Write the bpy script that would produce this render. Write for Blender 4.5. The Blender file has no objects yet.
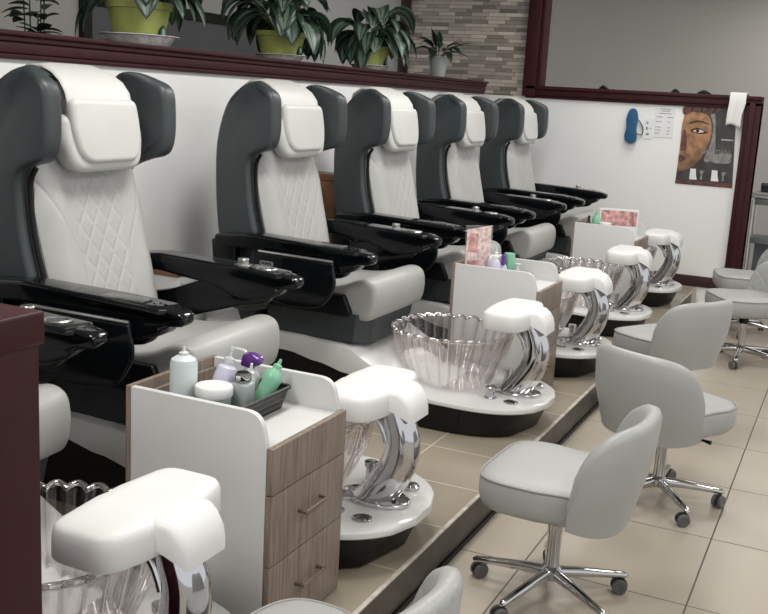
import bpy, bmesh, math, random
from mathutils import Vector, Matrix
from math import sin, cos, pi, radians
random.seed(7)
S = bpy.context.scene
COL = S.collection

# ---------------- camera ----------------
YAW, PITCH, ROLL, FOC, HC = radians(24.664), radians(11.812), radians(3.2552), 1008.6, 1.59
fw = Vector((-sin(YAW)*cos(PITCH), cos(YAW)*cos(PITCH), -sin(PITCH)))
r0 = Vector((cos(YAW), sin(YAW), 0)); u0 = r0.cross(fw)
rt = r0*cos(ROLL) + u0*sin(ROLL); up = -r0*sin(ROLL) + u0*cos(ROLL)
cd = bpy.data.cameras.new('camera'); cam = bpy.data.objects.new('camera', cd); COL.objects.link(cam)
cam.matrix_world = Matrix(((rt.x, up.x, -fw.x, 0), (rt.y, up.y, -fw.y, 0), (rt.z, up.z, -fw.z, HC), (0, 0, 0, 1)))
cd.sensor_fit = 'HORIZONTAL'; cd.sensor_width = 36; cd.lens = FOC/768*36; cd.clip_start = 0.05; cd.clip_end = 60
S.camera = cam

# ---------------- world, lights, exposure ----------------
w = bpy.data.worlds.new('world'); S.world = w; w.use_nodes = True
bg = w.node_tree.nodes['Background']; bg.inputs[0].default_value = (0.95, 0.97, 1, 1); bg.inputs[1].default_value = 0.85
S.view_settings.view_transform = 'Standard'; S.view_settings.look = 'None'
S.view_settings.gamma = 1; S.view_settings.use_curve_mapping = False
S.view_settings.exposure = 0.18
def area(name, x, y, z, sx, sy, e, col=(1, 0.975, 0.94)):
    l = bpy.data.lights.new(name, 'AREA'); l.shape = 'RECTANGLE'; l.size = sx; l.size_y = sy; l.energy = e; l.color = col
    o = bpy.data.objects.new(name, l); COL.objects.link(o); o.location = (x, y, z)
    return o
LZ = 2.93
for (x, y, e) in ((-1.5, 0.6, 34), (-1.5, 3.1, 34), (-1.5, 5.6, 34), (-1.5, 8.0, 22), (1.0, 1.8, 24), (1.0, 4.6, 24), (1.0, 7.4, 24), (-0.6, 10.6, 14)):  # ceiling lamps; the last is a fill added to brighten the grey back wall
    area('ceiling_or_fill_light', x, y, LZ, 0.55, 1.15, e)

# ---------------- materials ----------------
def mat(name, col, rough=0.5, metal=0.0, coat=0.0, var=0.06, vs=6.0, bump=0.0, bs=200.0, spec=None):
    m = bpy.data.materials.new(name); m.use_nodes = True
    nt = m.node_tree; b = nt.nodes['Principled BSDF']
    b.inputs['Roughness'].default_value = rough; b.inputs['Metallic'].default_value = metal
    b.inputs['Coat Weight'].default_value = coat
    if spec is not None: b.inputs['Specular IOR Level'].default_value = spec
    tc = nt.nodes.new('ShaderNodeTexCoord')
    n = nt.nodes.new('ShaderNodeTexNoise'); n.inputs['Scale'].default_value = vs; n.inputs['Detail'].default_value = 3
    nt.links.new(tc.outputs['Object'], n.inputs['Vector'])
    cr = nt.nodes.new('ShaderNodeValToRGB')
    cr.color_ramp.elements[0].position = 0.3; cr.color_ramp.elements[1].position = 0.7
    cr.color_ramp.elements[0].color = (*[c*(1-var) for c in col], 1)
    cr.color_ramp.elements[1].color = (*[min(1, c*(1+var)) for c in col], 1)
    nt.links.new(n.outputs['Fac'], cr.inputs['Fac']); nt.links.new(cr.outputs['Color'], b.inputs['Base Color'])
    if bump:
        n2 = nt.nodes.new('ShaderNodeTexNoise'); n2.inputs['Scale'].default_value = bs; n2.inputs['Detail'].default_value = 2
        nt.links.new(tc.outputs['Object'], n2.inputs['Vector'])
        bp = nt.nodes.new('ShaderNodeBump'); bp.inputs['Strength'].default_value = bump; bp.inputs['Distance'].default_value = 0.002
        nt.links.new(n2.outputs['Fac'], bp.inputs['Height']); nt.links.new(bp.outputs['Normal'], b.inputs['Normal'])
    return m
def N(nt, t, **kw):
    n = nt.nodes.new(t)
    for k, v in kw.items():
        if k == 'op': n.operation = v
        else: n.inputs[k].default_value = v
    return n
def mth(nt, op, a, b=None, c=None):
    n = nt.nodes.new('ShaderNodeMath'); n.operation = op
    for i, v in enumerate((a, b, c)):
        if v is None: continue
        if hasattr(v, 'links'): nt.links.new(v, n.inputs[i])
        else: n.inputs[i].default_value = v
    return n.outputs[0]
def xyz(nt):
    tc = nt.nodes.new('ShaderNodeTexCoord'); s = nt.nodes.new('ShaderNodeSeparateXYZ')
    nt.links.new(tc.outputs['Object'], s.inputs[0]); return tc.outputs['Object'], s.outputs
def mix(nt, fac, a, b):
    n = nt.nodes.new('ShaderNodeMix'); n.data_type = 'RGBA'
    if hasattr(fac, 'links'): nt.links.new(fac, n.inputs[0])
    else: n.inputs[0].default_value = fac
    for i, v in ((6, a), (7, b)):
        if hasattr(v, 'links'): nt.links.new(v, n.inputs[i])
        else: n.inputs[i].default_value = (*v, 1)
    return n.outputs[2]
def quilted(name, col, A, B, p, lo=None, hi=None, rough=0.42):
    """leather with a stitched diamond grid in object coordinates; A, B pick the axes, p the pitch"""
    m = mat(name, col, rough, bump=0.15); nt = m.node_tree; b = nt.nodes['Principled BSDF']
    _, s = xyz(nt)
    def line(sign):
        v = mth(nt, 'MULTIPLY_ADD', s[B], sign*1.0, mth(nt, 'MULTIPLY', s[A], 1.35))
        f = mth(nt, 'FRACT', mth(nt, 'DIVIDE', v, p))
        return mth(nt, 'ABSOLUTE', mth(nt, 'SUBTRACT', f, 0.5))
    d = mth(nt, 'MINIMUM', line(1), line(-1))
    g = mth(nt, 'SMOOTH_MIN', mth(nt, 'MULTIPLY', d, 5.0), 1.0, 0.3)
    if lo is not None:
        yl = mth(nt, 'MULTIPLY_ADD', mth(nt, 'MAXIMUM', mth(nt, 'SUBTRACT', s[B], 0.84), 0.0), 0.52, hi)
        inside = mth(nt, 'LESS_THAN', mth(nt, 'ABSOLUTE', s[A]), hi)
        inside = mth(nt, 'MULTIPLY', inside, mth(nt, 'GREATER_THAN', mth(nt, 'ADD', s[B], mth(nt, 'MULTIPLY', s[A], 0.0)), 0.50))
        sd = mth(nt, 'ABSOLUTE', mth(nt, 'SUBTRACT', mth(nt, 'ABSOLUTE', s[A]), yl))
        g = mth(nt, 'ADD', mth(nt, 'MULTIPLY', g, inside), mth(nt, 'SUBTRACT', 1.0, inside))
    if lo is not None: g = mth(nt, 'MULTIPLY', g, mth(nt, 'SMOOTH_MIN', mth(nt, 'MULTIPLY', sd, 90.0), 1.0, 0.3))
    bp = nt.nodes.new('ShaderNodeBump'); bp.inputs['Strength'].default_value = 0.45; bp.inputs['Distance'].default_value = 0.005
    nt.links.new(g, bp.inputs['Height']); nt.links.new(bp.outputs['Normal'], b.inputs['Normal'])
    st = mth(nt, 'LESS_THAN', d, 0.035)
    if lo is not None: st = mth(nt, 'MULTIPLY', st, inside)
    src = b.inputs['Base Color'].links[0].from_socket
    nt.links.new(mix(nt, st, src, tuple(min(1, c*1.10) for c in col)), b.inputs['Base Color'])
    return m
M = {}
M['white'] = mat('white_plastic', (0.76, 0.76, 0.75), 0.42, coat=0.0, var=0.02)
M['deck'] = mat('white_acrylic', (0.66, 0.66, 0.65), 0.22, coat=0.2, var=0.02)
M['wall'] = mat('white_wall_paint', (0.82, 0.825, 0.82), 0.6, var=0.015, vs=2, bump=0.1)
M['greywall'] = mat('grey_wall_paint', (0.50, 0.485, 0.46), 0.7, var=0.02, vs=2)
M['darkwall'] = mat('dark_grey_paint', (0.13, 0.135, 0.14), 0.7, var=0.05, vs=2)
M['maroon'] = mat('maroon_lacquer', (0.030, 0.008, 0.010), 0.4, coat=0.0, var=0.12, vs=12)
M['maroon2'] = mat('maroon_lacquer_face', (0.040, 0.0085, 0.0115), 0.5, coat=0.0, spec=0.22, var=0.12, vs=12)
M['shell'] = mat('grey_green_leather', (0.037, 0.047, 0.050), 0.42, var=0.06, bump=0.2)
M['leather'] = mat('pale_grey_leather', (0.40, 0.40, 0.388), 0.42, var=0.03, bump=0.15)
M['pillow'] = mat('light_leather', (0.56, 0.56, 0.54), 0.45, var=0.02, bump=0.12)
M['quilt'] = quilted('quilted_pale_leather', (0.42, 0.42, 0.408), 1, 2, 0.105, 0, 0.13)
M['black'] = mat('gloss_black', (0.004, 0.005, 0.006), 0.09, coat=0.0, var=0.1, spec=0.32)
M['hull'] = mat('satin_black', (0.005, 0.005, 0.006), 0.38, var=0.1, spec=0.3)
M['rubber'] = mat('black_rubber', (0.015, 0.015, 0.015), 0.5, var=0.1)
M['chrome'] = mat('chrome', (0.56, 0.56, 0.57), 0.07, metal=1.0, var=0.02)
M['steel'] = mat('brushed_steel', (0.55, 0.54, 0.52), 0.3, metal=1.0, var=0.08)
M['stool'] = mat('stool_grey_leather', (0.365, 0.37, 0.362), 0.45, var=0.03, bump=0.18)
M['stoolq'] = quilted('stool_quilted_leather', (0.365, 0.37, 0.362), 1, 2, 0.12)
M['pipe'] = mat('piping', (0.30, 0.30, 0.295), 0.5, var=0.03)
M['caster'] = mat('caster_grey', (0.10, 0.10, 0.10), 0.4, var=0.1)
M['grime'] = mat('step_riser', (0.042, 0.035, 0.030), 0.4, var=0.5, vs=9, bump=0.2, bs=60)
M['trimw'] = mat('pale_step_trim', (0.50, 0.46, 0.40), 0.4, var=0.3, vs=25)
M['lam'] = mat('white_laminate', (0.66, 0.66, 0.65), 0.35, var=0.01)
M['green_pot'] = mat('lime_pot', (0.33, 0.37, 0.10), 0.45, var=0.06)
M['saucer'] = mat('clear_saucer', (0.66, 0.65, 0.63), 0.25, var=0.3, vs=30)
M['soil'] = mat('soil', (0.02, 0.014, 0.01), 0.9, var=0.4, vs=60)
M['stem'] = mat('plant_stem', (0.05, 0.09, 0.03), 0.5)
M['celpot'] = mat('pale_celadon_pot', (0.30, 0.34, 0.32), 0.3, var=0.1)
M['lav'] = mat('lavender_plastic', (0.62, 0.60, 0.74), 0.3, var=0.03)
M['purple'] = mat('purple_plastic', (0.10, 0.02, 0.22), 0.2, coat=0.4)
M['green'] = mat('mint_green_plastic', (0.22, 0.50, 0.33), 0.3, var=0.05)
M['frost'] = mat('frosted_plastic', (0.60, 0.66, 0.66), 0.3, var=0.05, vs=20)
M['yellowish'] = mat('pale_liquid', (0.55, 0.58, 0.46), 0.3, var=0.08, vs=30)
M['greyliq'] = mat('grey_plastic', (0.38, 0.42, 0.42), 0.25, var=0.05)
M['aqua'] = mat('frosted_aqua_plastic', (0.30, 0.38, 0.38), 0.25, var=0.1, vs=40)
M['clear'] = mat('pale_clear_plastic', (0.62, 0.64, 0.65), 0.12, coat=0.5, var=0.03)
M['blue'] = mat('blue_foam', (0.01, 0.085, 0.20), 0.5, var=0.1)
M['cloth'] = mat('white_cloth', (0.72, 0.72, 0.70), 0.85, var=0.03, bump=0.4, bs=300)
M['darkcloth'] = mat('charcoal_cloth', (0.03, 0.032, 0.038), 0.85, var=0.2, bump=0.4)
M['greycloth'] = mat('pale_grey_cloth', (0.45, 0.44, 0.43), 0.85, var=0.06, bump=0.4)
M['cartgrey'] = mat('blue_grey_enamel', (0.16, 0.18, 0.20), 0.4, var=0.05)
M['brownwood'] = mat('orange_wood', (0.22, 0.09, 0.03), 0.45, var=0.25, vs=14)
M['paper'] = mat('paper', (0.74, 0.75, 0.76), 0.6, var=0.02)
M['ink'] = mat('grey_ink', (0.25, 0.26, 0.28), 0.6)
M['ceil'] = mat('ceiling_paint', (0.70, 0.70, 0.68), 0.8, var=0.02)
M['pad'] = mat('dark_control_film', (0.10, 0.10, 0.10), 0.3, var=0.5, vs=120)
M['bronze'] = mat('brushed_bronze', (0.30, 0.245, 0.21), 0.35, metal=0.9, var=0.08)
M['silver'] = mat('silver_trim', (0.62, 0.62, 0.62), 0.2, metal=0.8)
M['gold'] = mat('poster_skin', (0.33, 0.17, 0.085), 0.4, var=0.45, vs=18)
M['pk'] = mat('pink_print', (0.55, 0.30, 0.28), 0.4, var=0.6, vs=28)
M['pk2'] = mat('pale_pink_print', (0.72, 0.55, 0.53), 0.4, var=0.35, vs=50)
M['posterbg'] = mat('poster_dark_print', (0.05, 0.047, 0.045), 0.3, var=0.45, vs=7)
M['posterred'] = mat('poster_red_print', (0.12, 0.045, 0.04), 0.35, var=0.5, vs=30)
M['dkblue'] = mat('dark_print', (0.012, 0.012, 0.016), 0.35)
M['poster_grey'] = mat('poster_grey_print', (0.22, 0.22, 0.21), 0.4, var=0.4, vs=25)

def skin_print():
    m = M['gold']; nt = m.node_tree; b = nt.nodes['Principled BSDF']; _, q = xyz(nt)
    src = b.inputs['Base Color'].links[0].from_socket
    f = mth(nt, 'ADD', mth(nt, 'MULTIPLY', mth(nt, 'SUBTRACT', q[2], 1.12), 3.6), mth(nt, 'MULTIPLY', mth(nt, 'SUBTRACT', -1.20, q[0]), 3.0))
    n = nt.nodes.new('ShaderNodeClamp'); nt.links.new(f, n.inputs[0])
    nt.links.new(mix(nt, n.outputs[0], (0.05, 0.035, 0.03), src), b.inputs['Base Color'])
skin_print()
def wood():
    m = mat('grey_brown_wood_veneer', (0.2, 0.15, 0.12), 0.45); nt = m.node_tree; b = nt.nodes['Principled BSDF']
    co, s = xyz(nt)
    mp = N(nt, 'ShaderNodeMapping'); mp.inputs['Scale'].default_value = (20, 20, 1.3); nt.links.new(co, mp.inputs[0])
    n = N(nt, 'ShaderNodeTexNoise', Scale=4.0, Detail=5.0, Distortion=0.6); nt.links.new(mp.outputs[0], n.inputs['Vector'])
    cr = nt.nodes.new('ShaderNodeValToRGB'); cr.color_ramp.elements[0].position = 0.3; cr.color_ramp.elements[1].position = 0.72
    cr.color_ramp.elements[0].color = (0.150, 0.110, 0.086, 1); cr.color_ramp.elements[1].color = (0.285, 0.228, 0.185, 1)
    nt.links.new(n.outputs['Fac'], cr.inputs[0]); nt.links.new(cr.outputs[0], b.inputs['Base Color'])
    return m
M['wood'] = wood()
def tiles(name, c1, c2, grout, px, py, ox, oy, gw, rough):
    m = mat(name, c1, rough); nt = m.node_tree; b = nt.nodes['Principled BSDF']
    co, s = xyz(nt)
    def ln(v, p, o):
        f = mth(nt, 'FRACT', mth(nt, 'DIVIDE', mth(nt, 'SUBTRACT', v, o - 50*p), p))
        return mth(nt, 'MULTIPLY', mth(nt, 'MINIMUM', f, mth(nt, 'SUBTRACT', 1.0, f)), p)
    d = mth(nt, 'MINIMUM', ln(s[0], px, ox), ln(s[1], py, oy))
    g = mth(nt, 'LESS_THAN', d, gw)
    n = N(nt, 'ShaderNodeTexNoise', Scale=1.6, Detail=6.0, Distortion=0.5); nt.links.new(co, n.inputs['Vector'])
    base = mix(nt, n.outputs['Fac'], c1, c2)
    nt.links.new(mix(nt, g, base, grout), b.inputs['Base Color'])
    nt.links.new(mth(nt, 'ADD', mth(nt, 'MULTIPLY', g, 0.4), rough), b.inputs['Roughness'])
    bp = nt.nodes.new('ShaderNodeBump'); bp.inputs['Strength'].default_value = 0.4; bp.inputs['Distance'].default_value = 0.002; bp.invert = True
    nt.links.new(g, bp.inputs['Height']); nt.links.new(bp.outputs['Normal'], b.inputs['Normal'])
    return m
M['floor'] = tiles('beige_floor_tile', (0.37, 0.325, 0.26), (0.44, 0.39, 0.32), (0.085, 0.07, 0.058), 0.565, 0.6, -0.325, 3.23, 0.0028, 0.27)
M['platform'] = tiles('tan_platform_tile', (0.29, 0.25, 0.19), (0.37, 0.325, 0.255), (0.50, 0.46, 0.40), 0.36, 0.378, -1.495, 3.064, 0.003, 0.22)
def brick():
    m = mat('stone_strip_tile', (0.3, 0.27, 0.24), 0.6); nt = m.node_tree; b = nt.nodes['Principled BSDF']
    co, s = xyz(nt)
    cb = nt.nodes.new('ShaderNodeCombineXYZ'); nt.links.new(s[0], cb.inputs[0]); nt.links.new(s[2], cb.inputs[1])
    def bt(wd, off, sc):
        n = nt.nodes.new('ShaderNodeTexBrick'); nt.links.new(cb.outputs[0], n.inputs[0])
        n.inputs['Scale'].default_value = 1; n.inputs['Brick Width'].default_value = wd; n.inputs['Row Height'].default_value = 0.032
        n.inputs['Mortar Size'].default_value = 0.0014; n.inputs['Bias'].default_value = 0.0; n.offset = off; n.squash = sc; n.squash_frequency = 3; n.offset_frequency = 2
        n.inputs['Color1'].default_value = (0.11, 0.09, 0.075, 1); n.inputs['Color2'].default_value = (0.70, 0.63, 0.55, 1); n.inputs['Mortar'].default_value = (0.05, 0.045, 0.04, 1)
        return n
    n1 = bt(0.16, 0.37, 1.4); n2 = bt(0.22, 0.61, 0.7)
    nz = N(nt, 'ShaderNodeTexNoise', Scale=25.0, Detail=4.0); nt.links.new(co, nz.inputs['Vector'])
    a = mix(nt, 0.15, n1.outputs['Color'], n2.outputs['Color'])
    nt.links.new(mix(nt, mth(nt, 'MULTIPLY', nz.outputs['Fac'], 0.2), a, (0.42, 0.39, 0.36)), b.inputs['Base Color'])
    bp = nt.nodes.new('ShaderNodeBump'); bp.inputs['Strength'].default_value = 0.5; bp.inputs['Distance'].default_value = 0.004; bp.invert = True
    nt.links.new(n1.outputs['Fac'], bp.inputs['Height']); nt.links.new(bp.outputs['Normal'], b.inputs['Normal'])
    return m
M['brick'] = brick()
def leafmat(name, dark, light, amt):
    m = mat(name, dark, 0.38); nt = m.node_tree; b = nt.nodes['Principled BSDF']
    uv = nt.nodes.new('ShaderNodeAttribute'); uv.attribute_name = 'leafuv'
    sn = nt.nodes.new('ShaderNodeSeparateXYZ'); nt.links.new(uv.outputs['Vector'], sn.inputs[0]); s = sn.outputs
    # silver feathering between midrib and margin
    n = N(nt, 'ShaderNodeTexNoise', Scale=9.0, Detail=3.0); nt.links.new(uv.outputs['Vector'], n.inputs['Vector'])
    a = mth(nt, 'ABSOLUTE', s[1])
    band = mth(nt, 'MULTIPLY', mth(nt, 'GREATER_THAN', a, 0.06), mth(nt, 'LESS_THAN', mth(nt, 'ADD', a, mth(nt, 'MULTIPLY', n.outputs['Fac'], 0.5)), amt))
    nt.links.new(mix(nt, band, dark, light), b.inputs['Base Color'])
    return m
M['leaf'] = leafmat('variegated_leaf', (0.012, 0.034, 0.017), (0.11, 0.16, 0.12), 0.72)
M['leafdark'] = leafmat('dark_green_leaf', (0.006, 0.018, 0.007), (0.02, 0.05, 0.02), 0.35)
def tubmat(name, tint, f0, k=0.8):
    m = bpy.data.materials.new(name); m.use_nodes = True; nt = m.node_tree; out = nt.nodes['Material Output']; nt.nodes.remove(nt.nodes['Principled BSDF'])
    t = nt.nodes.new('ShaderNodeBsdfTransparent'); t.inputs[0].default_value = (*tint, 1)
    g = nt.nodes.new('ShaderNodeBsdfAnisotropic'); g.inputs['Color'].default_value = (0.85, 0.83, 0.83, 1); g.inputs['Roughness'].default_value = 0.06
    lw = nt.nodes.new('ShaderNodeLayerWeight'); lw.inputs['Blend'].default_value = 0.5
    n = N(nt, 'ShaderNodeTexNoise', Scale=14.0); tc = nt.nodes.new('ShaderNodeTexCoord'); nt.links.new(tc.outputs['Object'], n.inputs['Vector'])
    fac = mth(nt, 'ADD', mth(nt, 'MULTIPLY', mth(nt, 'POWER', lw.outputs['Facing'], 1.6), k), mth(nt, 'MULTIPLY_ADD', n.outputs['Fac'], 0.06, f0))
    mx = nt.nodes.new('ShaderNodeMixShader'); nt.links.new(fac, mx.inputs[0]); nt.links.new(t.outputs[0], mx.inputs[1]); nt.links.new(g.outputs[0], mx.inputs[2])
    nt.links.new(mx.outputs[0], out.inputs[0]); return m
M['tub'] = tubmat('clear_ribbed_acrylic', (0.95, 0.935, 0.935), 0.03)
M['tubrim'] = tubmat('clear_acrylic_rim', (0.86, 0.84, 0.84), 0.30)
M['acryl'] = tubmat('clear_sign_acrylic', (0.95, 0.95, 0.95), 0.05)

# ---------------- mesh helpers ----------------
def link(name, bm, m, parent=None, sharp=38, loc=None):
    me = bpy.data.meshes.new(name)
    bmesh.ops.recalc_face_normals(bm, faces=bm.faces)
    for f in bm.faces: f.smooth = True
    bm.to_mesh(me); bm.free()
    me.set_sharp_from_angle(angle=radians(sharp))
    if isinstance(m, (list, tuple)):
        for k in m: me.materials.append(M[k])
    else: me.materials.append(M[m])
    o = bpy.data.objects.new(name, me); COL.objects.link(o)
    if loc: o.location = loc
    if parent: o.parent = parent
    return o
def tag(o, label, cat, group=None):
    o['label'] = label; o['category'] = cat
    if group: o['group'] = group
    return o
def empty(name, loc, rz=0.0):
    o = bpy.data.objects.new(name, None); COL.objects.link(o); o.location = loc; o.rotation_euler = (0, 0, rz); o.empty_display_size = 0.1
    return o
def struct(name, bm, m):
    o = link(name, bm, m); o['kind'] = 'structure'; return o
def dup(root, name=None):
    r = root.copy(); COL.objects.link(r)
    def rec(src, dst):
        for ch in list(src.children):
            c = ch.copy(); COL.objects.link(c); c.parent = dst; rec(ch, c)
    rec(root, r); return r
def box(bm, x0, x1, y0, y1, z0, z1, bev=0.0, mi=0):
    vs = [bm.verts.new(p) for p in ((x0,y0,z0),(x1,y0,z0),(x1,y1,z0),(x0,y1,z0),(x0,y0,z1),(x1,y0,z1),(x1,y1,z1),(x0,y1,z1))]
    fs = [bm.faces.new([vs[i] for i in q]) for q in ((3,2,1,0),(4,5,6,7),(0,1,5,4),(1,2,6,5),(2,3,7,6),(3,0,4,7))]
    for f in fs: f.material_index = mi
    if bev:
        es = set(e for f in fs for e in f.edges)
        bmesh.ops.bevel(bm, geom=list(es), offset=bev, segments=3, profile=0.5, affect='EDGES')
    return fs
def BX(x0, x1, y0, y1, z0, z1, bev=0.0):
    bm = bmesh.new(); box(bm, x0, x1, y0, y1, z0, z1, bev); return bm
def rings(bm, rs, cap0=True, cap1=True, mi=0):
    """bridge a list of closed rings of equal length"""
    V = [[bm.verts.new(p) for p in r] for r in rs]; n = len(V[0])
    for a, b in zip(V, V[1:]):
        for i in range(n):
            f = bm.faces.new((a[i], a[(i+1) % n], b[(i+1) % n], b[i])); f.material_index = mi
    if cap0: bm.faces.new(V[0][::-1]).material_index = mi
    if cap1: bm.faces.new(V[-1]).material_index = mi
    return V
def smooth(pts, n=6, closed=True):
    """Catmull-Rom through the given points"""
    P = [Vector(p) for p in pts]; L = len(P); out = []
    rng = range(L) if closed else range(L-1)
    for i in rng:
        if closed: a, b, c, d = P[i-1], P[i], P[(i+1) % L], P[(i+2) % L]
        else: a, b, c, d = P[max(i-1, 0)], P[i], P[i+1], P[min(i+2, L-1)]
        for k in range(n):
            t = k/n
            out.append(0.5*((2*b) + (c-a)*t + (2*a-5*b+4*c-d)*t*t + (3*b-a-3*c+d)*t**3))
    if not closed: out.append(P[-1])
    return out
def roundpoly(pts, r, n=5):
    """polygon with rounded corners; r a number or one per corner"""
    out = []; L = len(pts)
    for i in range(L):
        p = Vector(pts[i]); a = Vector(pts[i-1]); b = Vector(pts[(i+1) % L]); rr = r[i] if isinstance(r, (list, tuple)) else r
        da, db = a-p, b-p; q = min(rr, da.length*0.49, db.length*0.49)
        if q < 1e-5: out.append(p); continue
        s, e = p+da.normalized()*q, p+db.normalized()*q
        for k in range(n+1):
            t = k/n; out.append((1-t)**2*s + 2*t*(1-t)*p + t*t*e)
    return out
def inset(pts, d):
    A = sum(pts[i-1].x*pts[i].y - pts[i].x*pts[i-1].y for i in range(len(pts)))
    sg = 1 if A > 0 else -1; out = []
    for i in range(len(pts)):
        a = pts[i]-pts[i-1]; b = pts[(i+1) % len(pts)]-pts[i]
        a = a.normalized() if a.length > 1e-9 else Vector((0, 0)); b = b.normalized() if b.length > 1e-9 else Vector((0, 0))
        t = a+b
        if t.length < 1e-6: t = b if b.length else Vector((1, 0))
        t.normalize(); out.append(pts[i] + Vector((-t.y, t.x))*sg*d)
    return out
def slab(bm, pts, lo, hi, r=0.01, axis='y', fn=None, seg=4, mi=0):
    """extrude a closed 2-D outline between lo and hi with rounded rims. axis y: (x,z) outline; z: (x,y); x: (y,z)"""
    rs = []
    def place(ring, h):
        o = []
        for p in ring:
            q = {'y': (p.x, h, p.y), 'z': (p.x, p.y, h), 'x': (h, p.x, p.y)}[axis]
            o.append(fn(Vector(q)) if fn else q)
        return o
    if r > 0:
        for k in range(seg+1):
            a = pi/2*k/seg; rs.append(place(inset(pts, r*(1-sin(a))), lo + r*(1-cos(a))))
        for k in range(seg, -1, -1):
            a = pi/2*k/seg; rs.append(place(inset(pts, r*(1-sin(a))), hi - r*(1-cos(a))))
    else: rs = [place(pts, lo), place(pts, hi)]
    rings(bm, rs, mi=mi)
def tube(bm, path, rad, n=10, closed=False, sq=None, mi=0):
    """tube along a path; rad a number or list; sq=(a,b) scales the section's two axes"""
    P = [Vector(p) for p in path]; L = len(P); rs = []; prev = None
    for i, p in enumerate(P):
        if closed: t = (P[(i+1) % L]-P[i-1])
        else: t = P[min(i+1, L-1)]-P[max(i-1, 0)]
        t.normalize()
        if prev is None:
            ref = Vector((0, 1, 0)) if abs(t.y) < 0.9 else Vector((0, 0, 1))
            u = (ref - t*ref.dot(t)).normalized()
        else: u = (prev - t*prev.dot(t)).normalized()
        prev = u; v = t.cross(u); r = rad[i] if isinstance(rad, (list, tuple)) else rad
        a, b = sq[i] if isinstance(sq, list) else (sq or (1, 1))
        rs.append([p + u*(cos(2*pi*k/n)*r*a) + v*(sin(2*pi*k/n)*r*b) for k in range(n)])
    if closed:
        V = [[bm.verts.new(q) for q in r] for r in rs]
        for i in range(L):
            a, b = V[i], V[(i+1) % L]
            for k in range(n): bm.faces.new((a[k], a[(k+1) % n], b[(k+1) % n], b[k])).material_index = mi
    else: rings(bm, rs, mi=mi)
def lathe(bm, prof, c=(0, 0, 0), n=24, fn=None, mi=0):
    rs = []
    for (r, z) in prof:
        rs.append([(c[0]+max(r, 1e-4)*cos(2*pi*k/n), c[1]+max(r, 1e-4)*sin(2*pi*k/n), c[2]+z) for k in range(n)])
    rings(bm, rs, mi=mi)
def interp(tab, x):
    if x <= tab[0][0]: return tab[0][1]
    for (a, u), (b, v) in zip(tab, tab[1:]):
        if x <= b:
            t = (x-a)/(b-a); t = t*t*(3-2*t); return u+(v-u)*t
    return tab[-1][1]
V2 = lambda l: [Vector(p) for p in l]

# ---------------- the setting ----------------
WX, WY, FY = -3.05, 8.39, 8.85
struct('floor', BX(-6.6, 4.2, -2.6, 13.0, -0.05, 0.0), 'floor')
bm = BX(WX-0.3, -1.134, -1.2, FY, 0.001, 0.143); struct('floor_platform', bm, 'platform')
struct('trim_riser', BX(-1.134, -1.127, -1.2, FY-0.3, 0.001, 0.137), 'grime')
bm = bmesh.new(); box(bm, -1.138, -1.123, -1.2, FY-0.3, 0.137, 0.1445, 0.0015); struct('trim_step', bm, 'trimw')
struct('trim_skirt', BX(-1.127, -1.119, -1.2, FY-0.3, 0.0, 0.018), 'hull')
struct('wall_left', BX(WX-0.30, WX, -1.2, WY, 0.143, 1.652), 'wall')
bm = bmesh.new()
for (a, b, z0, z1) in ((-0.012, 0.022, 1.650, 1.672), (-0.31, 0.030, 1.672, 1.716), (-0.32, 0.040, 1.716, 1.738), (-0.33, 0.054, 1.738, 1.757)):
    box(bm, WX+a-(0.30 if a > -0.1 else 0), WX+b, -1.2, WY+0.03, z0, z1, 0.004)
struct('trim_rail_left', bm, 'maroon2')
# far half wall, the panelled column above its left end and the framed opening
struct('wall_far', BX(-5.2, -0.80, FY, FY+0.14, 0.0, 1.652), 'wall')
struct('wall_stone_strip', BX(-3.96, -2.80, FY+0.005, FY+0.13, 1.652, 2.95), 'brick')
bm = bmesh.new()
for (z0, z1, o) in ((1.645, 1.672, 0.02), (1.672, 1.722, 0.035), (1.722, 1.752, 0.05)): box(bm, -2.79, -0.80, FY-o, FY+0.16, z0, z1, 0.004)
struct('trim_rail_far', bm, 'maroon2')
bm = bmesh.new(); box(bm, -2.815, -2.70, FY-0.05, FY+0.17, 1.66, 2.95, 0.004); box(bm, -2.70, -2.665, FY-0.02, FY+0.15, 1.74, 2.95, 0.004)
struct('trim_post_left', bm, 'maroon2')
bm = bmesh.new(); box(bm, -0.925, -0.80, FY-0.035, FY+0.17, 0.0, 1.70, 0.004); box(bm, -0.89, -0.84, FY-0.05, FY-0.03, 0.0, 1.70, 0.008)
struct('trim_post_right', bm, 'maroon2')
struct('trim_stone_edge', BX(-4.06, -3.96, FY-0.02, FY+0.15, 1.655, 2.95, 0.004), 'maroon')
struct('baseboard_far', BX(-3.0, -0.925, FY-0.018, FY, 0.144, 0.235, 0.004), 'maroon')
struct('baseboard_left', BX(WX, WX+0.015, -1.2, WY, 0.144, 0.235, 0.003), 'maroon')
# rooms behind
struct('wall_back', BX(-6.6, 4.2, 11.8, 11.9, 0.0, 2.95), 'greywall')
struct('wall_side_room', BX(-4.75, -4.65, -2.6, 8.0, 0.0, 2.95), 'greywall')
struct('wall_side_room_end', BX(-6.6, -4.06, 8.9, 9.0, 1.652, 2.95), 'greywall')
struct('ceiling', BX(-6.6, 4.2, -2.6, 13.0, 2.95, 3.0), 'ceil')
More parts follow.
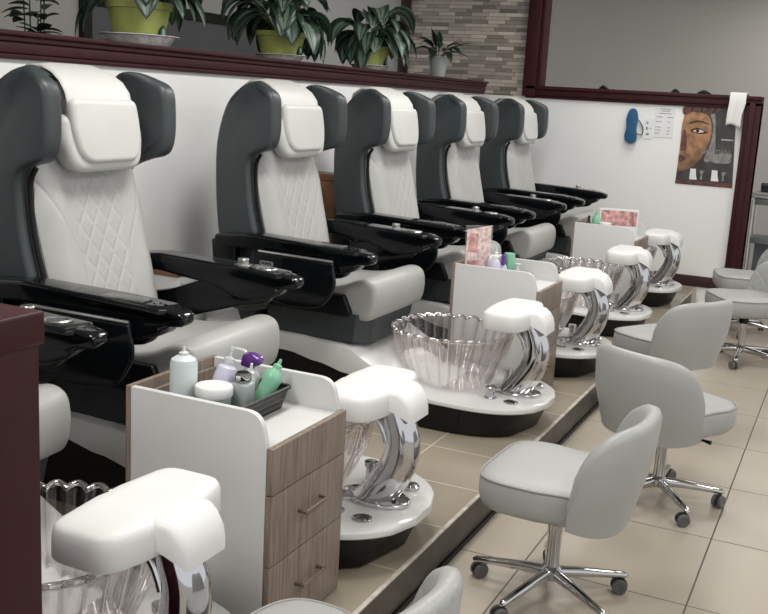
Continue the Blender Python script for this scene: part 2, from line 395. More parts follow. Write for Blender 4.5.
# dark framed panel on the side room wall
bm = bmesh.new()
X0 = -4.645
for (y0, y1, z0, z1) in ((5.2, 7.42, 2.06, 2.13), (7.34, 7.42, 1.0, 2.06), (5.2, 5.28, 1.0, 2.06), (5.2, 7.42, 0.95, 1.0)): box(bm, X0, X0+0.04, y0, y1, z0, z1)
o = struct('window_1', bm, 'hull'); p = link('pane', BX(X0, X0+0.01, 5.28, 7.34, 1.0, 2.06), 'darkwall', o)
bm = bmesh.new()
for (y0, y1, z0, z1) in ((3.2, 3.28, 1.0, 2.3), (4.28, 4.37, 1.0, 2.3), (3.2, 4.37, 2.12, 2.22), (3.2, 4.37, 0.95, 1.0)): box(bm, X0, X0+0.04, y0, y1, z0, z1)
o = struct('window_2', bm, 'hull'); p = link('pane', BX(X0, X0+0.01, 3.28, 4.28, 1.0, 2.12), 'greycloth', o)
# end post of the low divider beside the camera
bm = bmesh.new(); box(bm, -1.95, -1.207, 0.99, 1.25, 0.0, 1.19, 0.003); box(bm, -1.96, -1.199, 0.98, 1.258, 1.15, 1.208, 0.006)
struct('wall_divider_post', bm, 'maroon2')

# ---------------- pedicure chair ----------------
PZ = 0.144
def make_chair():
    root = empty('pedicure_chair', (-2.0, 0, PZ))
    def P(name, bm, m, parent=None, sharp=38):
        for v in bm.verts: v.co -= Vector((-2.0, 0, PZ))
        return link(name, bm, m, parent or root, sharp)
    # plan half width and heights of the white deck
    XR, XF = -2.78, -1.125
    def hw(x): return 0.347 if x < -1.52 else 0.347*max(0.0, 1-((x+1.52)/(XF+1.52+0.004))**2.5)**0.45
    T = [(-2.78, .49), (-2.3, .484), (-2.02, .468), (-1.86, .40), (-1.70, .315), (-1.56, .292), (-1.11, .284)]
    B = [(-2.78, .392), (-2.32, .396), (-2.15, .366), (-2.0, .335), (-1.8, .285), (-1.6, .268), (-1.11, .258)]
    xs = [XR, XR+.01] + [XR+.04+(XF-.30-XR-.04)*i/26 for i in range(27)] + [XF-.30*cos(pi/2*i/14) for i in range(1, 15)]
    rs = []
    for x in xs:
        h, t, b = hw(x), interp(T, x), interp(B, x); e = min(0.022, (t-b)*0.45)
        if x < XR+.005: h -= .012; t -= .01; b += .01
        h = max(h, 0.004); k = min(1, h/0.03)
        q = [(-h+.01*k, b), (-h, b+.006), (-h, t-e), (-h+e*.3*k, t-e*.3), (-h+e*k, t), (-h*.5, t+.002), (0, t+.003)]
        ring = [(x, y, z) for y, z in q] + [(x, -y, z) for y, z in q[-2::-1]]
        rs.append(ring)
    bm = bmesh.new(); rings(bm, rs); deck = P('foot_deck', bm, 'deck')
    # black hull below
    n = 26; out = []
    half = [(XR+.02, 0.0), (XR+.02, .325)] + [(XR+.02+(XF-.33-XR)*i/14, .335) for i in range(0, 15)] + \
           [(xx, hw(xx)*.96) for xx in [XF-.30*cos(pi/2*i/9)-.02 for i in range(1, 9)]] + [(XF-.02, 0.0)]
    plan = half + [(x, -y) for x, y in half[-2:0:-1]]
    lv = []
    for k, sc in ((0, .93), (.08, .95), (.6, .985), (1.0, 1.0)):
        lv.append([(-1.95+(x+1.95)*(sc if x > -1.95 else 1), y*sc, PZ+.002+(interp(B, x)+.012-PZ)*k) for x, y in plan])
    bm = bmesh.new(); rings(bm, lv); P('base_hull', bm, 'hull')
    # side shells with wings
    prof = smooth(V2([(-2.64, .58), (-2.69, .80), (-2.725, 1.0), (-2.738, 1.17), (-2.735, 1.34), (-2.69, 1.49), (-2.62, 1.59), (-2.54, 1.625),
                      (-2.46, 1.600), (-2.408, 1.565), (-2.396, 1.49), (-2.398, 1.385), (-2.425, 1.325), (-2.495, 1.300), (-2.535, 1.262), (-2.536, 1.17),
                      (-2.520, 1.05), (-2.485, .92), (-2.445, .78), (-2.41, .66), (-2.44, .58)]), 4)
    for s in (-1, 1):
        def fn(v):
            wing = max(0.0, min(1.0, (v.x+2.56)/.12))*max(0, min(1, (v.z-1.27)/.06))
            back = max(0.0, (-2.60-v.x)/.14)
            rec = .05*max(0, min(1, (1.30-v.z)/.05))*max(0, min(1, (v.x+2.62)/.08)) if s > 0 else 0
            y = v.y + (-.030*back) + .010*wing*(1 if v.y > .31 else -1.6) + .010*wing
            if v.z > 1.5: y -= .05*((v.z-1.5)/.11)**2*(1-wing)
            return Vector((v.x-rec, s*y, v.z))
        bm = bmesh.new(); slab(bm, prof, .288, .346, .020, 'y', fn); sh = P('side_shell', bm, 'shell')
        bm = bmesh.new()
        tube(bm, smooth([(-2.50, s*.294, 1.295), (-2.522, s*.294, 1.25), (-2.524, s*.294, 1.17), (-2.508, s*.294, 1.05), (-2.472, s*.294, .92), (-2.432, s*.294, .78), (-2.41, s*.294, .70)], 4, False), .009, 8)
        if s > 0:
            for v in bm.verts: v.co.x -= .045
        P('edge_trim', bm, 'hull', sh)
    bprof = smooth(V2([(-2.60, .50), (-2.67, .80), (-2.71, 1.0), (-2.72, 1.17), (-2.715, 1.34), (-2.675, 1.48), (-2.61, 1.57), (-2.56, 1.59), (-2.57, 1.5), (-2.61, 1.3), (-2.60, 1.1), (-2.56, .9), (-2.50, .6)]), 4)
    bm = bmesh.new(); slab(bm, bprof, -.285, .285, .02, 'y'); P('back_shell', bm, 'shell')
    # backrest cushion
    path = smooth([(-2.365, .64), (-2.375, .74), (-2.405, .88), (-2.440, 1.02), (-2.472, 1.16), (-2.50, 1.30), (-2.52, 1.44), (-2.54, 1.55), (-2.58, 1.605), (-2.64, 1.618), (-2.69, 1.59)], 6, False)
    wt = [(.64, .278), (.8, .282), (1.15, .286), (1.24, .27), (1.34, .255), (1.5, .25), (1.63, .235)]
    bm = bmesh.new(); rs = []
    for i, p in enumerate(path):
        a = path[max(i-1, 0)]; b = path[min(i+1, len(path)-1)]; t = (b-a).normalized(); nx, nz = t.y, -t.x
        hwid = interp(wt, p.y); ring = []; m = 22
        for k in range(m+1):
            s = -1+2*k/m; e = (1-abs(s)**5)
            d = .045*e**.5 - .012*(1-s*s)*(1 if .75 < p.y < 1.3 else .3) + .010*math.exp(-((abs(s)-.72)/.10)**2)*(1 if p.y < 1.3 else 0)
            ring.append((p.x+nx*d-.045*nx, s*hwid, p.y+nz*d-.045*nz))
        for s in (.97, -.97): ring.append((p.x-nx*.10, s*hwid, p.y-nz*.10))
        rs.append(ring)
    rings(bm, rs); P('backrest', bm, 'quilt')
    # head pillow
    U = lambda w, z0, z1, rb: roundpoly([(-w*.93, z1), (-w, z0+.12), (-w*.82, z0), (w*.82, z0), (w, z0+.12), (w*.93, z1)], [.03, .05, rb, rb, .05, .03], 6)
    def lean(v): return Vector((v.x + .012*(1-(v.y/.19)**2) - (v.z-1.28)*.16, v.y, v.z))
    bm = bmesh.new()
    slab(bm, V2(U(.228, 1.277, 1.47, .12)), -2.50, -2.425, .030, 'x', lean, 5)
    pl = P('head_pillow', bm, 'pillow', None, 60)
    bm = bmesh.new(); slab(bm, V2(U(.190, 1.308, 1.525, .12)), -2.45, -2.408, .020, 'x', lean, 5)
    P('pillow_face', bm, 'pillow', pl, 60)
    bm = bmesh.new(); rs = []
    for (x, z, w_, t) in ((-2.462, 1.48, .176, .014), (-2.480, 1.545, .177, .014), (-2.506, 1.58, .173, .014), (-2.545, 1.607, .164, .012), (-2.60, 1.626, .150, .014), (-2.67, 1.622, .145, .012), (-2.72, 1.59, .14, .012), (-2.742, 1.52, .135, .01)):
        ang = {1.48: .1, 1.545: .45, 1.58: .85, 1.607: 1.2, 1.626: 1.45, 1.622: 1.9, 1.59: 2.4, 1.52: 3.0}[z]
        nx, nz = cos(ang), sin(ang)
        ring = [(x+nx*t*cos(a)*.9, w_*(1 if sin(a) >= 0 else -1)*abs(sin(a))**.35, z+nz*t*cos(a)*.9) for a in [2*pi*k/20 for k in range(20)]]
        rs.append(ring)
    rings(bm, rs); P('pillow_strap', bm, 'pillow', pl, 70)
    # seat
    sp = smooth(V2([(-2.44, .715), (-2.30, .715), (-2.15, .722), (-2.05, .742), (-1.98, .772), (-1.93, .775), (-1.893, .75), (-1.882, .69), (-1.893, .62), (-1.925, .588), (-2.0, .59), (-2.2, .605), (-2.44, .61)]), 5)
    bm = bmesh.new(); slab(bm, sp, -.29, .29, .022, 'y', lambda v: Vector((v.x+.02*(1-(v.y/.29)**2)*(1 if v.x > -2.0 else 0), v.y, v.z))); P('seat', bm, 'leather')
    bm = bmesh.new(); slab(bm, roundpoly([(-2.50, .70), (-2.03, .70), (-1.99, .62), (-2.0, .60), (-2.5, .60)], .01), -.315, .315, .01, 'y'); P('seat_frame', bm, 'hull')
    bm = bmesh.new()
    rings(bm, [[(-2.42, -.29, .47), (-1.985, -.29, .485), (-1.935, -.20, .47), (-1.935, .20, .47), (-1.985, .29, .485), (-2.42, .29, .47)],
               [(-2.44, -.305, .615), (-1.965, -.305, .615), (-1.915, -.22, .60), (-1.915, .22, .60), (-1.965, .305, .615), (-2.44, .305, .615)]])
    P('skirt', bm, 'shell', None, 20)
    # armrests
    for s in (-1, 1):
        ap = roundpoly([(-2.66, .925), (-2.45, .945), (-2.10, .932), (-1.93, .922), (-1.865, .910), (-1.850, .892), (-1.858, .868), (-1.915, .862), (-1.93, .835), (-1.99, .812), (-2.09, .808), (-2.22, .845), (-2.45, .875), (-2.66, .865)], .02, 3)
        def fa(v):
            y = v.y
            if v.x > -2.16: y = .375 + (v.y-.375)*(1.28 if v.x < -1.92 else (.62 if v.z < .90 else .80))
            if v.z < .86: y = .375 + (y-.375)*.75
            return Vector((v.x, s*y, v.z))
        bm = bmesh.new(); slab(bm, V2(ap), .322, .428, .014, 'y', fa); arm = P('armrest', bm, 'black')
        bm = bmesh.new()
        slab(bm, V2(roundpoly([(-1.96, .84), (-1.99, .795), (-2.10, .775), (-2.32, .705), (-2.50, .60), (-2.66, .60), (-2.69, .90), (-2.56, .90), (-2.56, .77), (-2.42, .80), (-2.27, .855), (-2.1, .86)], .02, 3)), s*.378-.026, s*.378+.026, .008, 'y')
        P('arm_support', bm, 'black', arm)
        if s < 0:
            # fold-up side tray hanging outside this arm
            bm = bmesh.new(); slab(bm, V2(roundpoly([(-2.43, .872), (-2.015, .866), (-2.0, .75), (-2.06, .655), (-2.22, .64), (-2.43, .68)], [.012, .012, .05, .07, .05, .03], 5)), -.458, -.432, .010, 'y')
            tr = P('side_tray', bm, 'black')
            bm = bmesh.new(); tube(bm, [(-2.40, -.450, .876), (-2.02, -.450, .871)], .0055, 8); P('tray_edge', bm, 'silver', tr)
            bm = bmesh.new(); slab(bm, V2(roundpoly([(-2.385, .838), (-2.315, .836), (-2.315, .814), (-2.385, .816)], .011, 4)), -.4605, -.457, 0, 'y'); em = P('emblem', bm, 'silver', tr)
            bm = bmesh.new()
            for i in range(6): box(bm, -2.376+.009*i, -2.371+.009*i, -.4612, -.4603, .820, .832)
            P('emblem_lettering', bm, 'hull', em)
            bm = bmesh.new(); box(bm, -2.20, -2.00, -.415, -.352, .925, .934, .003); P('control_pad', bm, 'pad', arm)
            bm = bmesh.new()
            for (x, y) in ((-1.975, -.38), (-1.955, -.40), (-1.94, -.37), (-1.965, -.36)): lathe(bm, [(.007, .0), (.007, .012), (.004, .015)], (x, y, .912), 10)
            P('buttons', bm, 'black', arm)
        else:
            bm = bmesh.new(); lathe(bm, [(.034, 0), (.034, .006), (.020, .008), (.021, .026), (.018, .030), (.001, .030)], (-2.10, .375, .927), 20); P('metal_knob', bm, 'steel', arm)
            bm = bmesh.new(); lathe(bm, [(.040, -.004), (.042, .006), (.038, .009), (.032, .007), (.030, -.004), (.001, -.006)], (-2.0, .378, .922), 24); P('cup_holder', bm, 'steel', arm)
            bm = bmesh.new()
            for (x, y) in ((-1.925, .355), (-1.91, .375), (-1.925, .395)): lathe(bm, [(.006, .0), (.006, .010), (.004, .012)], (x, y, .908), 10)
            P('buttons', bm, 'black', arm)
    # tub
    n = 240; fl = 30; cx, ax, ay = -1.625, .275, .280
    def tubring(z, sc, amp, inner=0.0):
        r = []
        for k in range(n):
            a = 2*pi*k/n; q = 1 + amp*(abs(sin(a*fl/2))**.7*1.4-.7)
            ex = abs(cos(a))**.9*(1 if cos(a) >= 0 else -1); ey = abs(sin(a))**.9*(1 if sin(a) >= 0 else -1)
            r.append((cx + (ax*sc-inner)*q*ex, (ay*sc-inner)*q*ey, z))
        return r
    prof = [(.290, .64, .02), (.298, .68, .05), (.36, .79, .055), (.44, .91, .055), (.535, 1.0, .05)]
    bm = bmesh.new(); rings(bm, [tubring(*p) for p in prof] + [tubring(z, s, a, .010) for z, s, a in prof[::-1][:-1]] + [tubring(.300, .64, .01, .010)])
    tb = P('tub', bm, 'tub', None, 60)
    ring = []
    for k in range(n):
        a = 2*pi*k/n; ex = abs(cos(a))**.9*(1 if cos(a) >= 0 else -1); ey = abs(sin(a))**.9*(1 if sin(a) >= 0 else -1)
        ring.append((cx+(ax-.004)*ex*(1+.05*(abs(sin(a*fl/2))**.7*1.4-.7)), (ay-.004)*ey*(1+.05*(abs(sin(a*fl/2))**.7*1.4-.7)), .538+.010*abs(sin(a*fl/2))))
    bm = bmesh.new(); tube(bm, ring, .0085, 8, True); P('tub_rim', bm, 'tubrim', tb, 80)
    # foot rest
    ox, oz = -.022, -.010
    bm = bmesh.new()
    pl_ = roundpoly([(-1.40, -.214), (-1.235, -.214), (-1.205, -.10), (-1.205, .10), (-1.235, .214), (-1.40, .214), (-1.42, 0)], [.055, .05, .05, .05, .05, .055, .05], 6)
    def ft(v):
        z = v.z - (.003*(max(0, abs(v.y)-.11)/.09)**2 + .003*math.exp(-(v.y/.02)**2))*(1 if v.z > .66 else 0)
        return Vector((v.x+ox, v.y, z+oz))
    rs = []
    ps = V2(pl_)
    for (z, ins) in ((.622, .004), (.627, 0), (.676, .001), (.690, .004), (.698, .010), (.702, .020), (.704, .045)):
        rs.append([ft(Vector((p.x, p.y, z))) for p in inset(ps, ins)])
    rings(bm, rs)
    lip = []
    for (x, zt, zb, w_) in ((-1.28, .698, .64, .088), (-1.22, .7035, .64, .088), (-1.185, .700, .63, .086), (-1.165, .686, .620, .083), (-1.148, .664, .610, .078), (-1.140, .640, .602, .073), (-1.136, .618, .600, .066)):
        lip.append([(x+ox, y_, z_+oz) for y_, z_ in ((-w_, zb), (-w_, zt-.016), (-w_+.006, zt-.005), (-w_+.02, zt), (w_-.02, zt), (w_-.006, zt-.005), (w_, zt-.016), (w_, zb))])
    rings(bm, lip)
    fr = P('foot_rest', bm, 'white', None, 50)
    cl = smooth([(-1.325, 0, .272), (-1.268, 0, .345), (-1.222, 0, .43), (-1.212, 0, .51), (-1.232, 0, .575), (-1.262, 0, .635)], 6, False)
    nc = len(cl)-1
    bm = bmesh.new(); tube(bm, cl, 1.0, 24, sq=[(.062-.018*i/nc, .060-.014*(i/nc)+.006*sin(pi*i/nc)) for i in range(nc+1)]); st = P('chrome_column', bm, 'chrome', fr, 70)
    bm = bmesh.new(); tube(bm, smooth([(-1.262, 0, .50), (-1.285, 0, .555), (-1.33, 0, .595), (-1.40, 0, .610), (-1.45, 0, .606)], 5, False), .016, 12, sq=(2.2, 1)); P('support_arm', bm, 'chrome', fr, 70)
    bm = bmesh.new(); slab(bm, V2([(-1.30+.125*cos(a), .080*sin(a)) for a in [2*pi*k/28 for k in range(28)]]), .284, .304, .007, 'z'); P('column_foot', bm, 'chrome', fr)
    bm = bmesh.new(); lathe(bm, [(.030, 0), (.030, .006), (.021, .008), (.021, .040), (.024, .042), (.024, .052), (.020, .056), (.001, .056)], (-1.365, -.155, .288), 20); tube(bm, [(-1.365, -.155, .328), (-1.33, -.125, .330)], .006, 8); P('faucet_knob', bm, 'chrome')
    bm = bmesh.new(); lathe(bm, [(.033, 0), (.033, .005), (.028, .007), (.001, .006)], (-1.265, -.165, .287), 24); dr = P('drain_grille', bm, 'chrome')
    bm = bmesh.new()
    for i in range(-2, 3):
        for j in range(-2, 3):
            if i*i+j*j < 7: lathe(bm, [(.0035, 0), (.0035, .0012)], (-1.265+.010*i, -.165+.010*j, .2935), 8)
    P('grille_holes', bm, 'hull', dr)
    bm = bmesh.new(); lathe(bm, [(.028, 0), (.028, .012), (.022, .018), (.012, .016), (.001, .016)], (-1.235, .150, .287), 24); P('jet_control', bm, 'chrome')
    bm = bmesh.new(); lathe(bm, [(.018, 0), (.018, .05), (.024, .054), (.024, .07), (.001, .072)], (-1.385, .14, .288), 16); P('spray_holder', bm, 'chrome')
    return root

YC = (1.685, 2.845, 4.325, 5.50, 6.68, 7.88)
LC = ('pedicure chair nearest the camera, mostly hidden behind the maroon post',
      'largest fully visible pedicure chair, directly behind the nearest cabinet and its bottles',
      'pedicure chair whose clear ribbed tub is in full view, second whole chair from left',
      'pedicure chair behind the leaflet stand, middle one of the five whole chairs',
      'pedicure chair second from the far wall, just before the last one',
      'last pedicure chair in the row, closest to the far white wall')
ch0 = make_chair()
for i, (y, l) in enumerate(zip(YC, LC)):
    c = ch0 if i == 0 else dup(ch0)
    c.location = (-2.0, y, PZ); tag(c, l, 'pedicure chair', 'pedicure chairs along the left wall')
    # the upper bodies of the two nearest chairs are slid and turned a little on their bases
    for ch in c.children:
        if ch.name.split('.')[0] in ('side_shell', 'back_shell', 'backrest', 'head_pillow', 'seat', 'seat_frame', 'skirt', 'armrest', 'side_tray'):
            ch.location = ((.065, .05, 0), (.045, 0, 0), (0, -.035, 0), (0, -.035, 0), (0, -.03, 0), (.01, 0, 0))[i]; ch.rotation_euler = (0, 0, (.09, .052, 0)[min(i, 2)])

# ---------------- drawer cabinets ----------------
def make_cabinet():
    # origin: centre of the footprint; x -.225..+.225, y -.20..+.20
    root = empty('drawer_cabinet', (0, 0, PZ))
    zt, zs = .552, .645
    def side(s):
        pr = roundpoly([(-.215, 0.0), (.215, 0.0), (.215, zt), (.195, zs), (-.215, zs)], [.002, .002, .012, .055, .004], 7)
        bm = bmesh.new(); slab(bm, V2(pr), s*.193-.009, s*.193+.009, .0015, 'y'); link('side_panel', bm, 'lam', root)
    side(-1); side(1)
    link('back_panel', BX(-.231, -.215, -.203, .203, 0.0, zs+.001, .001), 'wood', root)
    link('inner_back', BX(-.2149, -.205, -.184, .184, .02, zs-.03), 'wood', root)
    link('worktop', BX(-.205, .212, -.184, .184, zt-.02, zt-.002), 'lam', root)
    link('plinth', BX(-.19, .19, -.184, .184, 0, .03), 'lam', root)
    for (z0, z1, h, nm) in ((.430, .556, False, 'drawer_front'), (.232, .427, True, 'drawer_front'), (.004, .229, True, 'drawer_front')):
        d = link(nm, BX(.2165, .2345, -.201, .201, z0, z1, .0015), 'wood', root)
        if h:
            bm = bmesh.new(); zc = (z0+z1)/2+.012
            box(bm, .257, .263, -.062, .062, zc-.006, zc+.006, .0015)
            for s in (-1, 1): box(bm, .234, .260, s*.060-.004, s*.060+.004, zc-.004, zc+.004, .001)
            link('handle', bm, 'bronze', d)
        else:
            bm = bmesh.new()
            for yy in (-.06, .06): lathe(bm, [(.0022, 0), (.0022, .001)], (0, 0, 0), 8)
            bm.free()
    return root
CY = (2.288, 4.888, 7.245); CXS = (-1.477, -1.557, -1.567); CX = CXS[0]
cab0 = make_cabinet()
for i, (y, l) in enumerate(zip(CY, ('nearest white and brown wood drawer cabinet, holding a black basket of bottles',
        'middle drawer cabinet, with a tall leaflet stand and straight green bottle on top',
        'farthest drawer cabinet in the row, with a wide pink picture standing on it'))):
    c = cab0 if i == 0 else dup(cab0)
    c.location = (CXS[i], y, PZ); tag(c, l, 'cabinet', 'drawer cabinets between the pedicure chairs')
TZ = PZ+.5505

# ---------------- stools ----------------
def superplan(a, b, e, n=48, k=0.0):
    return [(a*abs(cos(t))**(2/e)*(1 if cos(t) >= 0 else -1), b*abs(sin(t))**(2/e)*(1 if sin(t) >= 0 else -1)) for t in [2*pi*i/n for i in range(n)]]
def make_stool(quilt=False):
    root = empty('rolling_stool', (0, 0, 0))
    # seat faces +x
    pl = V2([(x*.975+.008, y*(1.0-.06*(x < 0))) for x, y in superplan(.225, .232, 4.4, 72)])
    rs = []
    bm = bmesh.new()
    for (z, ins) in ((.325, .10), (.328, .045), (.338, .018), (.355, .006), (.38, .0), (.420, .0), (.436, .004), (.445, .014), (.450, .03), (.454, .07), (.456, .12)):
        rs.append([((p.x-.008)*(1-ins/.23)+.008, p.y*(1-ins/.23), z) for p in pl])
    rings(bm, rs); seat = link('seat', bm, 'stool', root, 60)
    bm = bmesh.new(); tube(bm, [(p.x, p.y, .4395) for p in inset(pl, .0035)], .0042, 6, True); link('piping', bm, 'pipe', seat, 80)
    # wrap-around backrest
    NA = 40; am = radians(72)
    def P2(a, off):
        t = pi + a; e = 2.6
        c, s = cos(t), sin(t)
        x = (.232+off)*abs(c)**(2/e)*(1 if c >= 0 else -1); y = (.240+off)*abs(s)**(2/e)*(1 if s >= 0 else -1)
        return x, y
    rs = []
    for i in range(NA+1):
        u = -1+2*i/NA; a = u*am
        zt = .420 + .252*max(0.0, 1-abs(u)**3.6)**.55
        zb = .310 + .03*abs(u)**3
        th = .052*(1-.45*abs(u)**4)
        lean = lambda z: .040*max(0, (z-.40)/.30)*(1-.8*abs(u)**2)
        ring = []
        sec = [(0.0, 0.00), (0.0, .25), (0.0, .5), (0.0, .75), (0.0, .93), (.18, .985), (.5, 1.0), (.82, .985), (1.0, .93), (1.0, .75), (1.0, .5), (1.0, .25), (1.0, .04), (.6, 0.0)]
        for (d, h) in sec:
            z = zb + (zt-zb)*h
            bulge = .008*sin(pi*min(1, h))
            taper = -.022*(1-min(1, (z-.33)/.14)) if z < .47 else 0
            off = .022 + (-th*d) + (bulge if d < .5 else 0) + (taper if d < .5 else 0) + lean(z)
            if z < .47 and d > .6: off = min(off, .0)
            x, y = P2(a, off); ring.append((x, y, z))
        rs.append(ring)
    bm = bmesh.new(); rings(bm, rs); link('backrest', bm, 'stoolq' if quilt else 'stool', root, 60)
    # mechanism, gas lift, base
    bm = bmesh.new(); box(bm, -.09, .09, -.07, .07, .306, .332, .006); lathe(bm, [(.030, .26), (.030, .31)], (0, 0, 0), 16); link('seat_plate', bm, 'hull', root)
    bm = bmesh.new(); tube(bm, [(.02, -.05, .312), (.03, -.16, .308), (.035, -.20, .306)], [.005, .005, .009], 8); link('lever', bm, 'hull', root)
    bm = bmesh.new(); lathe(bm, [(.0235, .095), (.0235, .225), (.0255, .228), (.0255, .305)], (0, 0, 0), 20); link('gas_lift', bm, 'chrome', root)
    bm = bmesh.new(); lathe(bm, [(.030, .066), (.036, .075), (.036, .098), (.028, .108), (.024, .112)], (0, 0, 0), 20); link('hub', bm, 'chrome', root)
    for k in range(5):
        a = 2*pi*k/5
        d = Vector((cos(a), sin(a), 0)); q = Vector((-sin(a), cos(a), 0))
        bm = bmesh.new(); rs = []
        for (r, z, w_, h) in ((.022, .086, .017, .021), (.10, .082, .016, .018), (.20, .072, .0145, .0135), (.262, .065, .013, .011), (.272, .063, .007, .006)):
            rs.append([d*r + q*(w_*cos(b)) + Vector((0, 0, z+h*sin(b))) for b in [2*pi*j/12 for j in range(12)]])
        rings(bm, rs); sp = link('leg', bm, 'chrome', root, 60)
        # twin-wheel caster
        ca = a + (0.9 + k*1.7); cdv = Vector((cos(ca), sin(ca), 0)); cq = Vector((-sin(ca), cos(ca), 0))
        c = d*.258 - cdv*.012 + Vector((0, 0, .026))
        bm = bmesh.new()
        lathe(bm, [(.0055, .03), (.0055, .062)], tuple(d*.258), 8)
        for s in (-1, 1):
            rs = []
            for (o, r) in ((.006, .010), (.006, .0245), (.009, .026), (.018, .026), (.0215, .023), (.0215, .012), (.0195, .011)):
                rs.append([c + cq*(s*o) + (cdv*cos(b) + Vector((0, 0, 1))*sin(b))*r for b in [2*pi*j/20 for j in range(20)]])
            rings(bm, rs)
        link('caster', bm, 'caster', root).data.name = 'caster'
        bm = bmesh.new()
        rs = []
        for o in (-.0055, .0055): rs.append([c + cq*o + (cdv*cos(b) + Vector((0, 0, 1))*sin(b))*(.0285 if sin(b) > -.2 else .018) for b in [2*pi*j/20 for j in range(20)]])
        rings(bm, rs); link('caster_hood', bm, 'rubber', [o for o in root.children if o.name.startswith('caster')][-1])
    return root
stA = make_stool(False); stB = make_stool(True)
STOOLS = [(stA, -.742, 3.055, 178, 180, 'grey leather rolling stool in front, its seat toward the step and chrome star base visible'),
          (None, -.588, 4.11, 64, 18, 'grey rolling stool seen from behind, its seat pointing right, behind the foremost whole stool'),
          (None, -.80, 5.35, 148, 30, 'grey rolling stool seen from behind, its seat pointing left toward the clear tubs'),
          (stB, -.56, 6.90, 210, -90, 'grey rolling stool with quilted backrest at the right edge of the photo'),
          ('B', -.66, 7.85, 195, 60, 'farthest grey rolling stool, its seat showing before the maroon post'),
          ('B', -.885, 1.655, 172, 0, 'nearest stool, only its grey backrest top showing at the bottom edge')]
for (src, x, y, rz, bz, l) in STOOLS:
    o = src if isinstance(src, bpy.types.Object) else dup(stB if src == 'B' else stA)
    o.location = (x, y, 0); o.rotation_euler = (0, 0, radians(rz)); tag(o, l, 'stool', 'grey rolling stools beside the step')
    for ch in o.children:
        if ch.name.split('.')[0] in ('leg', 'caster'): ch.rotation_euler = (0, 0, radians(bz-rz))

# ---------------- things on the cabinets ----------------
def lat(name, prof, m, parent, c=(0, 0, 0), n=24): 
    bm = bmesh.new(); lathe(bm, prof, c, n); return link(name, bm, m, parent)
def basket(loc, rz, sx, sy, h, label):
    r = empty('basket', loc, rz); tag(r, label, 'basket')
    o = V2(roundpoly([(-sx/2, -sy/2), (sx/2, -sy/2), (sx/2, sy/2), (-sx/2, sy/2)], .015, 4))
    sc = lambda k, z: [(p.x*k, p.y*k, z) for p in o]
    bm = bmesh.new(); rings(bm, [sc(.84, 0), sc(.86, .002), sc(.98, h-.008), sc(.955, h-.008), sc(.84, .004)]); w_ = link('wall', bm, 'rubber', r)
    bm = bmesh.new(); rings(bm, [sc(.97, h-.010), sc(1.0, h-.010), sc(1.03, h-.004), sc(1.03, h), sc(.97, h), sc(.955, h-.010)], True, True)
    bm.free()
    bm = bmesh.new(); tube(bm, sc(1.0, h-.004), .0055, 6, True); link('rim', bm, 'rubber', r)
    # pierced look: raised lattice of small studs on the long side
    bm = bmesh.new()
    for i in range(int(sy/.012)-2):
        for j in range(3):
            k = .86+.12*(j+.6)/3.4; y = (-sy/2+.018+i*.012)*k
            for s in (-1, 1): box(bm, s*sx/2*k-.0012, s*sx/2*k+.0012, y-.0028, y+.0028, h*(j+.6)/3.6, h*(j+.6)/3.6+.006)
    link('lattice', bm, 'steel' if False else 'caster', r)
    return r
# near cabinet
basket((CX-.020, CY[0]+.0, TZ), 0, .20, .295, .066, 'small black pierced plastic basket on the nearest cabinet')
r = empty('squeeze_bottle', (CX-.125, CY[0]-.090, TZ)); tag(r, 'tall cloudy white bottle standing at the back left of the nearest cabinet top', 'bottle')
lat('bottle_body', [(.030, 0), (.037, .004), (.038, .03), (.038, .150), (.034, .162), (.018, .172), (.013, .174)], 'frost', r)
lat('cap', [(.014, .173), (.014, .180), (.006, .184), (.0035, .196), (.001, .197)], 'clear', r)
BZ = TZ+.006
r = empty('cream_jar', (CX-.026, CY[0]-.088, BZ+.006)); tag(r, 'round frosted jar with a wide white lid in front of the tall cloudy bottle', 'jar')
lat('jar_body', [(.040, 0), (.046, .004), (.047, .020), (.0445, .024), (.047, .028), (.047, .058), (.046, .064)], 'aqua', r)
lat('lid', [(.049, .062), (.052, .066), (.052, .088), (.049, .092), (.001, .091)], 'white', r)
def lean(o, rx, ry, rz=0): o.rotation_euler = (radians(rx), radians(ry), radians(rz)); return o
r = empty('pump_bottle', (CX-.072, CY[0]-.004, BZ+.005)); tag(r, 'pale lavender pump bottle leaning in the black basket', 'bottle'); lean(r, -12, 8)
lat('bottle_body', [(.026, 0), (.032, .004), (.032, .095), (.026, .118), (.014, .126), (.012, .130)], 'lav', r)
bm = bmesh.new(); lathe(bm, [(.014, .128), (.015, .130), (.015, .144), (.009, .148), (.005, .150), (.005, .168), (.009, .169), (.009, .178), (.001, .179)]); tube(bm, [(0, 0, .174), (.022, .012, .176), (.034, .018, .172)], .004, 8); link('pump', bm, 'clear', r)
r = empty('square_bottle', (CX+.012, CY[0]-.005, BZ+.004)); tag(r, 'square grey translucent bottle with a round chrome cap, behind the white-lidded jar', 'bottle')
bm = bmesh.new(); box(bm, -.027, .027, -.027, .027, 0, .090, .008); link('bottle_body', bm, 'greyliq', r)
lat('chrome_cap', [(.012, .088), (.020, .092), (.024, .098), (.024, .112), (.018, .118), (.001, .119)], 'chrome', r)
r = empty('spray_bottle', (CX-.048, CY[0]+.115, BZ+.004)); tag(r, 'clear spray bottle with a purple trigger head at the back of the black basket', 'bottle'); lean(r, 4, 8)
lat('bottle_body', [(.026, 0), (.029, .004), (.029, .075), (.020, .092), (.012, .102)], 'clear', r)
bm = bmesh.new(); slab(bm, V2(roundpoly([(-.030, .100), (.010, .100), (.018, .112), (.034, .118), (.034, .138), (.0, .145), (-.026, .136)], .008, 4)), -.014, .014, .005, 'y'); link('trigger_head', bm, 'purple', r)
